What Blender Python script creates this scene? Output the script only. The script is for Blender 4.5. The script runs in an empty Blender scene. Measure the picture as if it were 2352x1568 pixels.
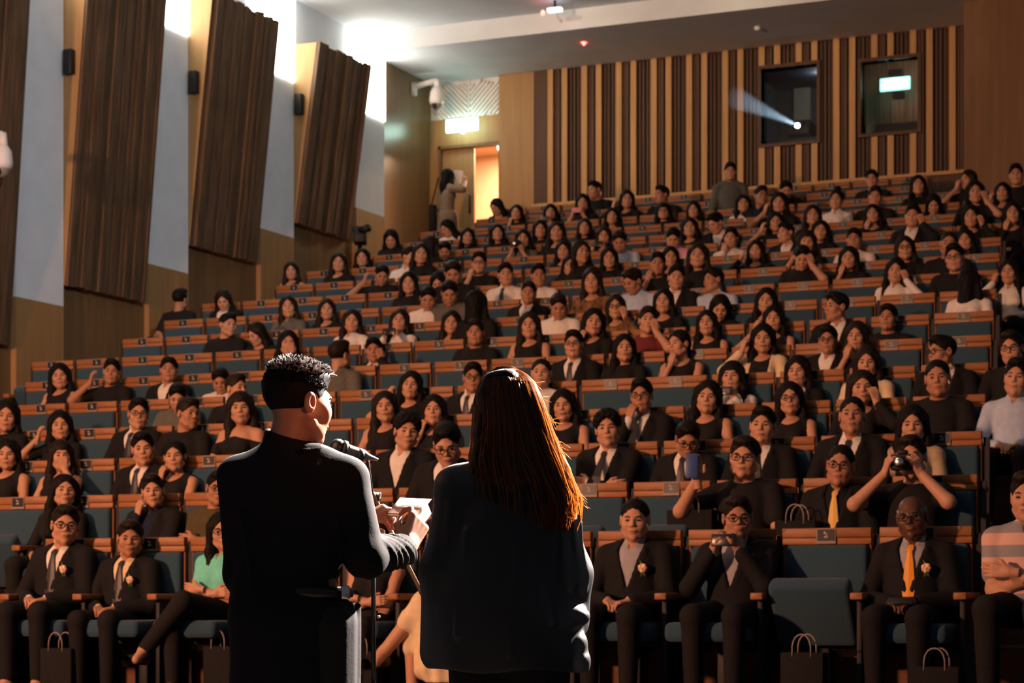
import bpy, bmesh, math, random
import numpy as np
from mathutils import Matrix, Vector

rnd = random.Random(11)
COL = bpy.context.scene.collection
SC = bpy.context.scene
# ------------------------------------------------------------------ camera frame
YAW = math.radians(24); SN, CS = math.sin(YAW), math.cos(YAW)
F = 5000.0; ZC = 1.05; HOR = 1380.0

def at(px, py, Y):
    """room point seen at photo pixel (px, py) on the plane y = Y"""
    t = (px - 1176) / F
    d = Y / (CS + t * SN)
    return Vector((d * (-SN + t * CS), Y, ZC + (HOR - py) * d / F))

def proj(X, Y, Z):
    d = -X * SN + Y * CS
    return 1176 + F * (X * CS + Y * SN) / d, HOR - F * (Z - ZC) / d

# ------------------------------------------------------------------ materials
def nodes(name):
    m = bpy.data.materials.new(name); m.use_nodes = True
    nt = m.node_tree
    return m, nt, nt.nodes['Principled BSDF']

def setv(b, **kw):
    for k, v in kw.items():
        k = k.replace('_', ' ')
        if k in b.inputs: b.inputs[k].default_value = v

def mat(name, c, rough=.8, spec=.3, nscale=0, namt=.25, bump=0, metal=0, sheen=0, stretch=None, coat=0):
    m, nt, b = nodes(name)
    c4 = (*c, 1)
    b.inputs['Base Color'].default_value = c4
    setv(b, Roughness=rough, Metallic=metal, Specular_IOR_Level=spec, Sheen_Weight=sheen, Coat_Weight=coat)
    if nscale:
        tc = nt.nodes.new('ShaderNodeTexCoord'); mp = nt.nodes.new('ShaderNodeMapping')
        if stretch: mp.inputs['Scale'].default_value = stretch
        n = nt.nodes.new('ShaderNodeTexNoise'); n.inputs['Scale'].default_value = nscale; n.inputs['Detail'].default_value = 4
        nt.links.new(tc.outputs['Object'], mp.inputs['Vector']); nt.links.new(mp.outputs['Vector'], n.inputs['Vector'])
        r = nt.nodes.new('ShaderNodeValToRGB')
        r.color_ramp.elements[0].position = .3; r.color_ramp.elements[1].position = .7
        r.color_ramp.elements[0].color = (*[x * (1 - namt) for x in c], 1)
        r.color_ramp.elements[1].color = (*[min(1, x * (1 + namt)) for x in c], 1)
        nt.links.new(n.outputs['Fac'], r.inputs['Fac']); nt.links.new(r.outputs['Color'], b.inputs['Base Color'])
        if bump:
            bp = nt.nodes.new('ShaderNodeBump'); bp.inputs['Strength'].default_value = bump; bp.inputs['Distance'].default_value = .004
            nt.links.new(n.outputs['Fac'], bp.inputs['Height']); nt.links.new(bp.outputs['Normal'], b.inputs['Normal'])
    return m

def emis(name, c, s, base=(.8, .8, .8), nscale=0, stretch=None):
    m, nt, b = nodes(name)
    b.inputs['Base Color'].default_value = (*base, 1)
    b.inputs['Emission Color'].default_value = (*c, 1); b.inputs['Emission Strength'].default_value = s
    if nscale:
        tc = nt.nodes.new('ShaderNodeTexCoord'); mp = nt.nodes.new('ShaderNodeMapping'); mp.inputs['Scale'].default_value = stretch
        n = nt.nodes.new('ShaderNodeTexNoise'); n.inputs['Scale'].default_value = nscale
        r = nt.nodes.new('ShaderNodeMapRange'); r.inputs['From Min'].default_value = .3; r.inputs['From Max'].default_value = .7
        r.inputs['To Min'].default_value = s * .55; r.inputs['To Max'].default_value = s * 1.3
        nt.links.new(tc.outputs['Object'], mp.inputs['Vector']); nt.links.new(mp.outputs['Vector'], n.inputs['Vector'])
        nt.links.new(n.outputs['Fac'], r.inputs['Value']); nt.links.new(r.outputs['Result'], b.inputs['Emission Strength'])
    return m

def stripes_mat(name, c1, c2, per, axis=2):
    m, nt, b = nodes(name)
    tc = nt.nodes.new('ShaderNodeTexCoord'); s = nt.nodes.new('ShaderNodeSeparateXYZ')
    a = nt.nodes.new('ShaderNodeMath'); a.operation = 'MULTIPLY'; a.inputs[1].default_value = 2 * math.pi / per
    w = nt.nodes.new('ShaderNodeMath'); w.operation = 'SINE'
    r = nt.nodes.new('ShaderNodeValToRGB'); r.color_ramp.elements[0].position = .46; r.color_ramp.elements[1].position = .54
    r.color_ramp.elements[0].color = (*c1, 1); r.color_ramp.elements[1].color = (*c2, 1)
    mr = nt.nodes.new('ShaderNodeMapRange'); mr.inputs['From Min'].default_value = -1
    L = nt.links.new
    L(tc.outputs['Object'], s.inputs[0]); L(s.outputs[axis], a.inputs[0]); L(a.outputs[0], w.inputs[0]); L(w.outputs[0], mr.inputs['Value'])
    L(mr.outputs['Result'], r.inputs['Fac']); L(r.outputs['Color'], b.inputs['Base Color'])
    setv(b, Roughness=.9, Specular_IOR_Level=.2)
    return m

M = {}
M['skin'] = mat('skin', (.50, .27, .17), .55, .35, 60, .06)
M['skin2'] = mat('skin_tan', (.40, .20, .12), .55, .35, 60, .06)
M['skin_s'] = mat('skin_stage', (.40, .20, .12), .5, .4, 60, .06)
setv(M['skin_s'].node_tree.nodes['Principled BSDF'], Subsurface_Weight=.35, Subsurface_Scale=.02)
M['skin_s'].node_tree.nodes['Principled BSDF'].inputs['Subsurface Radius'].default_value = (1, .25, .1)
M['skin3'] = mat('skin_deep', (.10, .045, .028), .45, .4, 60, .08)
M['lip'] = mat('lips', (.34, .11, .09), .5, .3)
M['eye'] = mat('eye_dark', (.02, .014, .012), .25, .5)
M['brow'] = mat('brow_hair', (.02, .015, .012), .8, .1)
M['hair'] = mat('black_hair', (.006, .0053, .005), .6, .12, 30, .4, .5, stretch=(6, 6, .6))
M['hairb'] = mat('dark_brown_hair', (.012, .008, .006), .55, .15, 30, .4, .5, stretch=(6, 6, .6))
M['hairg'] = mat('white_stubble', (.25, .23, .21), .8, .2)
M['black'] = mat('black_cloth', (.014, .014, .0148), .9, .15, 90, .2, .15)
M['suit'] = mat('black_suiting', (.009, .0092, .0105), .85, .2, 140, .2, .12)
M['navy'] = mat('navy_cloth', (.014, .02, .045), .9, .15, 90, .2)
M['white'] = mat('white_cotton', (.72, .68, .63), .85, .2, 25, .06, .1)
M['cream'] = mat('cream_cotton', (.70, .56, .36), .85, .2, 25, .08, .1)
M['paleb'] = mat('pale_blue_cotton', (.42, .52, .68), .85, .2, 25, .08, .1)
M['gshirt'] = mat('grey_shirt_cotton', (.34, .34, .37), .85, .2, 25, .08, .1)
M['grey'] = mat('grey_jersey', (.12, .115, .10), .9, .15, 40, .12)
M['pink'] = mat('pink_cotton', (.62, .34, .45), .85, .2, 25, .08)
M['olive'] = mat('olive_jersey', (.075, .06, .03), .9, .15, 40, .12)
M['aqua'] = mat('aqua_pique', (.16, .62, .52), .85, .2, 60, .08, .15)
M['brown'] = mat('brown_print', (.16, .085, .04), .9, .15, 14, .7)
M['maroon'] = mat('maroon_cloth', (.14, .03, .03), .9, .15, 40, .15)
M['beige'] = mat('beige_cloth', (.42, .33, .21), .9, .15, 30, .12)
M['dress'] = mat('beige_dress', (.21, .165, .12), .9, .15, 30, .12)
M['stripe'] = stripes_mat('striped_pique', (.26, .26, .29), (.62, .40, .34), .125)
M['tied'] = mat('dark_tie_silk', (.02, .02, .026), .45, .4)
M['tiey'] = mat('yellow_tie_silk', (.72, .46, .10), .5, .4)
M['tieo'] = mat('orange_tie_silk', (.80, .33, .02), .5, .4)
M['shoe'] = mat('black_leather', (.012, .011, .011), .35, .5)
M['gold'] = mat('brass', (.6, .4, .12), .35, .5, metal=1)
M['flower'] = mat('pink_petals', (.75, .30, .36), .7, .3, 40, .3)
M['flowery'] = mat('cream_petals', (.75, .62, .30), .7, .3, 40, .3)
M['leaf'] = mat('green_leaf', (.10, .20, .05), .7, .3)
M['glass_rim'] = mat('black_acetate', (.012, .012, .014), .3, .5)
M['phone'] = mat('phone_black', (.012, .012, .014), .25, .5)
M['phoneb'] = mat('phone_blue_case', (.035, .075, .22), .4, .4)
M['phonep'] = mat('phone_pink_case', (.65, .22, .24), .5, .4)
M['paper_plain'] = mat('white_paper', (.74, .66, .60), .8, .2)
def lit_through(name, c, ct, rough, mix, spec=.6):
    m = bpy.data.materials.new(name); m.use_nodes = True; nt = m.node_tree; b = nt.nodes['Principled BSDF']; o = nt.nodes['Material Output']
    b.inputs['Base Color'].default_value = (*c, 1); setv(b, Roughness=rough, Specular_IOR_Level=spec)
    tl = nt.nodes.new('ShaderNodeBsdfTranslucent'); tl.inputs['Color'].default_value = (*ct, 1)
    mx = nt.nodes.new('ShaderNodeMixShader'); mx.inputs[0].default_value = mix
    nt.links.new(b.outputs[0], mx.inputs[1]); nt.links.new(tl.outputs[0], mx.inputs[2]); nt.links.new(mx.outputs[0], o.inputs[0]); return m
M['paper'] = lit_through('white_paper_sheet', (.42, .36, .32), (.60, .36, .28), .8, .25, .2)
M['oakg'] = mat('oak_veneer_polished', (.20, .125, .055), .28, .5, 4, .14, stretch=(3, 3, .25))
M['ink'] = mat('print_ink', (.10, .08, .075), .9, .1)
# chairs
M['cwood'] = mat('seat_beech', (.28, .115, .040), .5, .35, 7, .22, stretch=(1, 8, 8))
M['cloth'] = mat('blue_upholstery', (.032, .072, .108), .95, .1, 260, .25, .3, sheen=.15)
M['cshell'] = mat('seat_side_ply', (.20, .085, .035), .6, .25, 7, .22, stretch=(8, 8, 1))
M['cmetal'] = mat('seat_black_steel', (.014, .015, .018), .6, .3)
M['plq'] = mat('plaque_black', (.012, .012, .012), .4, .4)
M['plf'] = mat('plaque_silver_frame', (.26, .22, .20), .5, .4)
M['plt'] = mat('plaque_pale_print', (.5, .48, .44), .8, .2)
# room
M['panel'] = mat('walnut_slats', (.125, .075, .042), .6, .3, 3, .35, stretch=(6, 6, .3))
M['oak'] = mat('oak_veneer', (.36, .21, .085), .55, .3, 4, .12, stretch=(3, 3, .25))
M['oakd'] = mat('oak_veneer_dark', (.20, .115, .05), .6, .3, 4, .14, stretch=(3, 3, .25))  # darker oak for the wainscot, plain block and door frame
M['slat1'] = mat('slat_light_oak', (.50, .29, .12), .55, .3, 5, .15, stretch=(4, 4, .2))
M['slat2'] = mat('slat_brown', (.09, .046, .026), .6, .3, 5, .2, stretch=(4, 4, .2))
M['slat3'] = mat('slat_dark', (.018, .014, .012), .7, .2, 5, .2, stretch=(4, 4, .2))
M['plaster'] = mat('pillar_white_paint', (.80, .88, .95), .8, .2, 3, .04)
M['ceil'] = mat('ceiling_paint', (.70, .77, .83), .85, .15, 2, .05)
M['whitep'] = mat('white_panel_paint', (.78, .77, .74), .7, .2)
M['floorm'] = mat('dark_carpet', (.05, .028, .018), .95, .1, 30, .25)
M['riser'] = mat('riser_wood', (.13, .06, .03), .7, .2, 5, .25, stretch=(.5, 4, 4))
M['stage'] = mat('stage_boards', (.05, .035, .028), .5, .3, 5, .2)
M['dark'] = mat('dark_plastic', (.014, .014, .015), .5, .3)
M['cam'] = mat('white_plastic', (.78, .78, .76), .5, .4)
M['steel'] = mat('black_steel', (.02, .02, .022), .35, .5, metal=.6)
M['tan'] = mat('tan_tube', (.24, .13, .05), .4, .5, metal=.3)
M['chrome'] = mat('chrome', (.7, .7, .72), .2, .5, metal=1)

# ------------------------------------------------------------------ mesh objects
def tag(o, label=None, cat=None, group=None, kind=None):
    if label: o['label'] = label
    if cat: o['category'] = cat
    if group: o['group'] = group
    if kind: o['kind'] = kind
    return o

def empty(name, loc=(0, 0, 0), rz=0, sc=1, **kw):
    o = bpy.data.objects.new(name, None); COL.objects.link(o)
    o.location = loc; o.rotation_euler = (0, 0, rz); o.scale = (sc, sc, sc); o.empty_display_size = .1
    return tag(o, **kw)

def mesh_np(name, V, Q, mats, mi=None, smooth=True):
    me = bpy.data.meshes.new(name)
    V = np.ascontiguousarray(V, np.float32); Q = np.ascontiguousarray(Q, np.int32)
    n = len(Q); me.vertices.add(len(V)); me.vertices.foreach_set('co', V.ravel())
    me.loops.add(n * 4); me.loops.foreach_set('vertex_index', Q.ravel())
    me.polygons.add(n); me.polygons.foreach_set('loop_start', np.arange(0, n * 4, 4, dtype=np.int32))
    if smooth: me.polygons.foreach_set('use_smooth', np.ones(n, bool))
    for m in mats: me.materials.append(m)
    if mi is not None: me.polygons.foreach_set('material_index', np.ascontiguousarray(mi, np.int32))
    me.update(calc_edges=True)
    return me

def link(name, me, parent=None, mtx=None, m=None):
    o = bpy.data.objects.new(name, me); COL.objects.link(o)
    if parent: o.parent = parent
    if mtx is not None: o.matrix_local = mtx
    if m is not None:
        o.material_slots[0].link = 'OBJECT'; o.material_slots[0].material = m
    return o

class MB:
    """collects shapes into one mesh"""
    def __init__(s): s.v, s.f, s.m, s.sm = [], [], [], []
    def add(s, v, f, m=0, smooth=False, T=None):
        b = len(s.v)
        s.v += [tuple(T @ Vector(p)) if T is not None else tuple(p) for p in v]
        s.f += [tuple(b + i for i in q) for q in f]; s.m += [m] * len(f); s.sm += [smooth] * len(f)
        return s
    def box(s, x0, x1, y0, y1, z0, z1, m=0, bev=0, seg=2, T=None):
        if bev <= 0:
            v = [(x, y, z) for z in (z0, z1) for y in (y0, y1) for x in (x0, x1)]
            f = [(0, 2, 3, 1), (4, 5, 7, 6), (0, 1, 5, 4), (2, 6, 7, 3), (0, 4, 6, 2), (1, 3, 7, 5)]
            return s.add(v, f, m, False, T)
        bm = bmesh.new(); bmesh.ops.create_cube(bm, size=1)
        for q in bm.verts: q.co = Vector(((x0 + x1) / 2 + q.co.x * (x1 - x0), (y0 + y1) / 2 + q.co.y * (y1 - y0), (z0 + z1) / 2 + q.co.z * (z1 - z0)))
        bmesh.ops.bevel(bm, geom=bm.edges[:], offset=bev, segments=seg, profile=.5, affect='EDGES')
        bm.verts.index_update()
        s.add([q.co[:] for q in bm.verts], [tuple(q.index for q in fc.verts) for fc in bm.faces], m, True, T); bm.free()
        return s
    def tube(s, pts, r, n=8, m=0, cap=True, T=None):
        pts = [Vector(p) for p in pts]
        rs = r if isinstance(r, (list, tuple)) else [r] * len(pts)
        v, f = [], []; up = Vector((0, 0, 1)); a = None
        for i, p in enumerate(pts):
            t = (pts[min(i + 1, len(pts) - 1)] - pts[max(i - 1, 0)]).normalized()
            if a is None:
                a = t.cross(up) if abs(t.z) < .95 else t.cross(Vector((1, 0, 0)))
            a = (a - t * a.dot(t)).normalized(); b = t.cross(a)
            for j in range(n):
                w = 2 * math.pi * j / n
                v.append(p + (a * math.cos(w) + b * math.sin(w)) * rs[i])
        for i in range(len(pts) - 1):
            for j in range(n):
                k = (j + 1) % n; f.append((i * n + j, i * n + k, i * n + n + k, i * n + n + j))
        if cap: f += [tuple(range(n))[::-1], tuple(range((len(pts) - 1) * n, len(pts) * n))]
        return s.add(v, f, m, True, T)
    def ell(s, c, r, m=0, n=10, T=None):
        v, f = [], []; k = n // 2 + 1
        for i in range(k + 1):
            th = math.pi * i / k
            for j in range(n):
                w = 2 * math.pi * j / n
                v.append((c[0] + r[0] * math.sin(th) * math.cos(w), c[1] + r[1] * math.sin(th) * math.sin(w), c[2] + r[2] * math.cos(th)))
        for i in range(k):
            for j in range(n):
                q = (j + 1) % n; f.append((i * n + j, i * n + n + j, i * n + n + q, i * n + q))
        return s.add(v, f, m, True, T)
    def lathe(s, prof, n=16, m=0, T=None, c=(0, 0, 0)):
        v = [(c[0] + r * math.cos(2 * math.pi * j / n), c[1] + r * math.sin(2 * math.pi * j / n), c[2] + z) for r, z in prof for j in range(n)]
        f = [(i * n + j, i * n + (j + 1) % n, i * n + n + (j + 1) % n, i * n + n + j) for i in range(len(prof) - 1) for j in range(n)]
        f += [tuple(range(n))[::-1], tuple(range((len(prof) - 1) * n, len(prof) * n))]
        return s.add(v, f, m, True, T)
    def mesh(s, name, mats):
        me = bpy.data.meshes.new(name); me.from_pydata(s.v, [], s.f)
        for q in mats: me.materials.append(q)
        me.polygons.foreach_set('material_index', s.m); me.polygons.foreach_set('use_smooth', s.sm)
        me.update(); return me
    def build(s, name, mats, parent=None, **kw):
        mats = mats if isinstance(mats, (list, tuple)) else [mats]
        return tag(link(name, s.mesh(name, mats), parent), **kw)

# ------------------------------------------------------------------ implicit surfaces -> meshes
def cone(a, ra, b, rb, k=.02, mode='u'):
    a = np.array(a, float); b = np.array(b, float); ba = b - a; L = max(ba @ ba, 1e-9); r = max(ra, rb)
    def fn(x, y, z):
        h = np.clip(((x - a[0]) * ba[0] + (y - a[1]) * ba[1] + (z - a[2]) * ba[2]) / L, 0, 1)
        return np.sqrt((x - a[0] - h * ba[0]) ** 2 + (y - a[1] - h * ba[1]) ** 2 + (z - a[2] - h * ba[2]) ** 2) - (ra + (rb - ra) * h)
    return (mode, k, np.minimum(a, b) - r, np.maximum(a, b) + r, fn)

def ell(c, r, k=.02, mode='u'):
    c = np.array(c, float); r = np.array(r, float)
    def fn(x, y, z):
        u, v, w = (x - c[0]) / r[0], (y - c[1]) / r[1], (z - c[2]) / r[2]
        k0 = np.sqrt(u * u + v * v + w * w); k1 = np.sqrt((u / r[0]) ** 2 + (v / r[1]) ** 2 + (w / r[2]) ** 2) + 1e-9
        return k0 * (k0 - 1) / k1
    return (mode, k, c - r, c + r, fn)

def func(fn, lo, hi, k=.01, mode='s'):
    return (mode, k, np.array(lo, float), np.array(hi, float), fn)

def sdf_field(ops, gx, gy, gz):
    D = np.full((len(gx), len(gy), len(gz)), 1e3, np.float32)
    for mode, k, lo, hi, fn in ops:
        m = max(k, .02) + .02
        i0, i1 = np.searchsorted(gx, lo[0] - m), np.searchsorted(gx, hi[0] + m)
        j0, j1 = np.searchsorted(gy, lo[1] - m), np.searchsorted(gy, hi[1] + m)
        k0, k1 = np.searchsorted(gz, lo[2] - m), np.searchsorted(gz, hi[2] + m)
        if i1 <= i0 or j1 <= j0 or k1 <= k0: continue
        d = fn(gx[i0:i1, None, None], gy[None, j0:j1, None], gz[None, None, k0:k1]).astype(np.float32)
        A = D[i0:i1, j0:j1, k0:k1]
        if mode == 'u':
            h = np.clip(.5 + .5 * (A - d) / k, 0, 1); D[i0:i1, j0:j1, k0:k1] = A * (1 - h) + d * h - k * h * (1 - h)
        elif mode == 's':
            d = -d; h = np.clip(.5 + .5 * (d - A) / k, 0, 1); D[i0:i1, j0:j1, k0:k1] = A * (1 - h) + d * h + k * h * (1 - h)
        else:
            D[i0:i1, j0:j1, k0:k1] = A + d          # displacement
    return D

def surf(ops, lo, hi, res):
    gx, gy, gz = (np.arange(lo[i], hi[i] + res, res) for i in range(3))
    D = sdf_field(ops, gx, gy, gz)
    D = np.clip(D, -1, 1)
    S = D < 0
    S8 = sum(S[a:S.shape[0] - 1 + a, b:S.shape[1] - 1 + b, c:S.shape[2] - 1 + c].astype(np.int8) for a in (0, 1) for b in (0, 1) for c in (0, 1))
    act = (S8 > 0) & (S8 < 8)
    I, J, K = np.nonzero(act); n = len(I)
    idx = np.full(act.shape, -1, np.int32); idx[I, J, K] = np.arange(n)
    P = np.zeros((n, 3)); cnt = np.zeros(n)
    cor = [(a, b, c) for a in (0, 1) for b in (0, 1) for c in (0, 1)]
    for p in cor:
        for ax in range(3):
            if p[ax]: continue
            q = list(p); q[ax] = 1
            va = D[I + p[0], J + p[1], K + p[2]]; vb = D[I + q[0], J + q[1], K + q[2]]
            w = (va < 0) != (vb < 0)
            t = va[w] / (va[w] - vb[w])
            pos = np.stack([I[w] + p[0], J[w] + p[1], K[w] + p[2]], 1).astype(float); pos[:, ax] += t
            P[w] += pos; cnt[w] += 1
    P /= cnt[:, None]; V = P * res + np.array([gx[0], gy[0], gz[0]])
    Q = []
    for ax in range(3):
        u, v = (ax + 1) % 3, (ax + 2) % 3
        sl0 = [slice(None)] * 3; sl1 = [slice(None)] * 3; sl0[ax] = slice(0, -1); sl1[ax] = slice(1, None)
        a, b = S[tuple(sl0)], S[tuple(sl1)]
        e = np.nonzero(a != b)
        e = np.stack(e, 1); neg = a[tuple(e.T)]
        ok = (e[:, u] > 0) & (e[:, v] > 0) & (e[:, u] < act.shape[u]) & (e[:, v] < act.shape[v])
        e, neg = e[ok], neg[ok]
        cs = []
        for du, dv in ((1, 1), (0, 1), (0, 0), (1, 0)):
            c = e.copy(); c[:, u] -= du; c[:, v] -= dv; cs.append(idx[tuple(c.T)])
        q = np.stack(cs, 1); q[~neg] = q[~neg][:, ::-1]; Q.append(q)
    Q = np.concatenate(Q)
    Q = Q[(Q >= 0).all(1)]
    return V, Q

def join(parts):
    """[(V, Q, material index)] -> V, Q, MI"""
    Vs, Qs, Ms, b = [], [], [], 0
    for V, Q, m in parts:
        Vs.append(V); Qs.append(Q + b); Ms.append(np.full(len(Q), m, np.int32)); b += len(V)
    return np.concatenate(Vs), np.concatenate(Qs), np.concatenate(Ms)

def xf(V, T):
    T = np.array(T); return V @ T[:3, :3].T + T[:3, 3]

def quad_ell(c, r, n=8):
    b = MB().ell(c, r, 0, n); return np.array(b.v), np.array(b.f, np.int32)
def quad_tube(pts, r, n=6):
    b = MB().tube(pts, r, n, cap=False); return np.array(b.v), np.array(b.f, np.int32)
# ------------------------------------------------------------------ heads (centre of the head at the origin, facing -y)
def head_ops(sx, neck=True, nr=None):
    f = sx == 'f'; j = .93 if f else 1.0
    o = [ell((0, .018, .032), (.074, .094, .084), .02), ell((0, -.03, -.03), (.063 * j, .062, .085), .03),
         ell((0, -.042, -.072), (.046 * j, .044, .040), .025), cone((0, -.074, -.098), .018 * j, (0, -.06, -.10), .02, .02),
         cone((-.03, -.074, .024), .012, (.03, -.074, .024), .012, .02)]
    for s in (-1, 1):
        o += [ell((s * .040, -.060, -.022), (.024, .022, .026), .03), ell((s * .031, -.098, .004), (.017, .012, .010), .016, 's'),
              ell((s * .079, .012, -.004), (.010, .020, .032), .008), ell((s * .088, .006, -.002), (.006, .011, .018), .005, 's'),
              ell((s * .0115, -.092, -.026), (.008, .009, .007), .008), cone((s * .055, -.01, -.06), .022, (s * .035, -.05, -.085), .016, .02)]
    o += [cone((0, -.086, .012), .006, (0, -.104, -.020), .0098, .014), ell((0, -.091, -.052), (.022, .010, .007), .008), ell((0, -.089, -.063), (.018, .010, .008), .008)]
    if neck:
        r = nr or (.049 if f else .056)
        o += [cone((0, .025, -.06), r, (0, .048, -.24), r + .006, .03)]
    return o

def head_mesh(sx, res, smile=False, nr=None):
    V, Q = surf(head_ops(sx, True, nr), (-.1, -.135, -.23), (.1, .125, .13), res)
    P = [(V, Q, 0)]
    for s in (-1, 1):
        P.append((*quad_ell((s * .031, -.0835, .004), (.0145, .007, .0055), 8), 1))
        b = quad_tube([(s * .014, -.0905, .022), (s * .03, -.089, .028), (s * .048, -.078, .023)], [.003, .0042, .002])
        P.append((*b, 2))
    w = .026 if smile else .021
    P.append((*quad_ell((0, -.0965, -.057), (w, .0075, .0045 if not smile else .008), 10), 3))
    return join(P)

def hair_ops(kind):
    cap = [ell((0, .022, .040), (.084, .102, .088), .02)]
    def groove(x, y, z):
        a = np.arctan2(x, y + .02)
        return .0022 * np.sin(a * 34 + 3 * np.sin(z * 40)) + .0018 * np.sin(x * 130 + 2) * np.sin(z * 45 + y * 120)
    if kind in ('short', 'crop', 'curly'): groove = lambda x, y, z: .0022 * np.sin(x * 190 + 2) * np.sin(z * 170 + y * 150) * np.clip((z - .0) * 20, 0, 1)
    disp = func(groove, (-.25, -.25, -.5), (.25, .25, .2), 0, 'd')
    face = func(lambda x, y, z: np.sqrt((x / .066) ** 2 + ((y + .105) / .085) ** 2 + ((z + .03) / .106) ** 2) * .07 - .07, (-.09, -.2, -.16), (.09, 0, .10), .012)
    if kind == 'short':
        o = cap + [ell((0, -.040, .098), (.060, .055, .034), .03), face,
                   func(lambda x, y, z: (z + .012 - (y > .0) * 0 + np.clip(y, -.1, .1) * .62 + 0 * x) * 1.0, (-.12, -.15, -.14), (.12, .14, .05), .012)]
        for s in (-1, 1): o.append(ell((s * .088, .0, -.012), (.03, .026, .036), .008, 's'))
    elif kind == 'crop':
        o = [ell((0, .022, .036), (.080, .099, .086), .02), face, func(lambda x, y, z: z + .005 + y * .55 + 0 * x, (-.12, -.15, -.14), (.12, .14, .05), .012)]
        for s in (-1, 1): o.append(ell((s * .088, .0, -.008), (.03, .03, .04), .008, 's'))
    elif kind == 'curly':
        o = [ell((0, .02, .048), (.096, .11, .092), .02)] + [ell((x, -.078 + abs(x) * .35, .078), (.022, .026, .03), .02) for x in (-.05, -.017, .017, .05)]
        o += [face, func(lambda x, y, z: z + .012 + y * .5 + 0 * x, (-.14, -.17, -.14), (.14, .16, .05), .012)]
        for s in (-1, 1): o.append(ell((s * .095, -.005, -.012), (.03, .03, .036), .008, 's'))
        o.append(func(lambda x, y, z: .006 * np.sin(x * 150) * np.sin(y * 140 + 1) * np.sin(z * 150), (-.2, -.2, -.2), (.2, .2, .2), 0, 'd'))
    elif kind in ('long', 'fringe'):
        o = cap + [cone((0, .05, .02), .08, (0, .075, -.18), .075, .03), cone((0, .075, -.15), .075, (0, .085, -.30), .05, .03)]
        for s in (-1, 1):
            o += [cone((s * .070, -.005, .04), .028, (s * .088, .005, -.12), .028, .03), cone((s * .088, .005, -.12), .030, (s * .092, -.055, -.32), .030, .03)]
        fx = .056 if kind == 'long' else .058
        zc = -.03 if kind == 'long' else -.06
        hz = .108 if kind == 'long' else .095
        o.append(func(lambda x, y, z: np.sqrt((x / fx) ** 2 + ((y + .115) / .092) ** 2 + ((z - zc) / hz) ** 2) * .06 - .06, (-.09, -.22, -.2), (.09, 0, .08), .01))
        o.append(cone((0, -.06, -.12), .056, (0, -.03, -.40), .07, .015, 's'))
    elif kind == 'tied':
        o = cap + [face, func(lambda x, y, z: z + .02 + y * .5 + 0 * x, (-.12, -.15, -.14), (.12, .14, .05), .012), ell((0, .115, .02), (.035, .04, .035), .02), cone((0, .13, .01), .03, (0, .12, -.16), .014, .02)]
        for s in (-1, 1): o.append(ell((s * .088, .0, -.012), (.03, .026, .036), .008, 's'))
    elif kind == 'bun':
        o = cap + [face, func(lambda x, y, z: z + .02 + y * .5 + 0 * x, (-.12, -.15, -.14), (.12, .14, .05), .012), ell((0, .03, .14), (.045, .045, .035), .02)]
    elif kind == 'bald':
        o = [ell((0, .022, .025), (.079, .098, .075), .02), face, ell((0, .0, .10), (.10, .12, .07), .012, 's'), func(lambda x, y, z: z + .025 + y * .55 + 0 * x, (-.12, -.15, -.14), (.12, .14, .05), .012)]
        for s in (-1, 1): o.append(ell((s * .09, -.02, 0), (.03, .05, .05), .008, 's'))
    return o + [disp]

def hair_mesh(kind, res):
    return surf(hair_ops(kind), (-.16, -.17, -.42), (.16, .20, .20), res)

# ------------------------------------------------------------------ hands (wrist at the origin, fingers along +y, palm towards -z, thumb at +x)
def hand_ops(curl=.35, spread=.0, thumb=.0):
    o = []
    for i, (x, ln) in enumerate(((.031, .070), (.0105, .079), (-.010, .073), (-.030, .057))):
        o.append(cone((x * .55, .0, 0), .014, (x, .088, .002), .0125, .012))
        p = np.array((x, .088, .002)); th = 0; c = curl * (1 + .12 * i)
        sp = spread * (1.5 - i)
        for j, fr in enumerate((.45, .31, .24)):
            th += c * (1.0 if j else .7)
            d = np.array((math.sin(sp) * math.cos(th), math.cos(sp) * math.cos(th), -math.sin(th)))
            q = p + d * ln * fr
            o.append(cone(p, .0098 - .0010 * j, q, .0090 - .0010 * j, .004)); p = q
    t = thumb
    a, b, c = (.022, .018, -.006), (.052 - .015 * t, .050, -.018 - .012 * t), (.058 - .035 * t, .082, -.030 - .02 * t)
    o += [cone(a, .016, b, .0125, .01), cone(b, .0118, c, .0095, .006), ell((.02, .03, -.008), (.016, .03, .012), .012), cone((0, -.05, 0), .026, (0, .01, 0), .026, .015)]
    return o

HANDS = {}
def hand_mesh(curl, res=.0045, spread=0, thumb=0):
    k = (curl, res, spread, thumb)
    if k not in HANDS: HANDS[k] = surf(hand_ops(curl, spread, thumb), (-.065, -.06, -.11), (.085, .19, .04), res)
    return HANDS[k]

def hand_at(wrist, d, n, side, curl=.35, res=.0045, spread=0, thumb=0, sc=1):
    """side +1: person's left hand; d finger direction; n palm normal"""
    V, Q = hand_mesh(curl, res, spread, thumb)
    y = Vector(d).normalized(); z = -Vector(n); z = (z - y * z.dot(y)).normalized(); x = y.cross(z)
    V = V * sc
    if side < 0:          # right hand: thumb on +x when fingers forward, palm down, seen from the person's right
        V = V * np.array((-1, 1, 1)); Q = Q[:, ::-1]
    T = np.eye(4); T[:3, 0], T[:3, 1], T[:3, 2], T[:3, 3] = x, y, z, wrist
    return xf(V, T), Q

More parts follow.
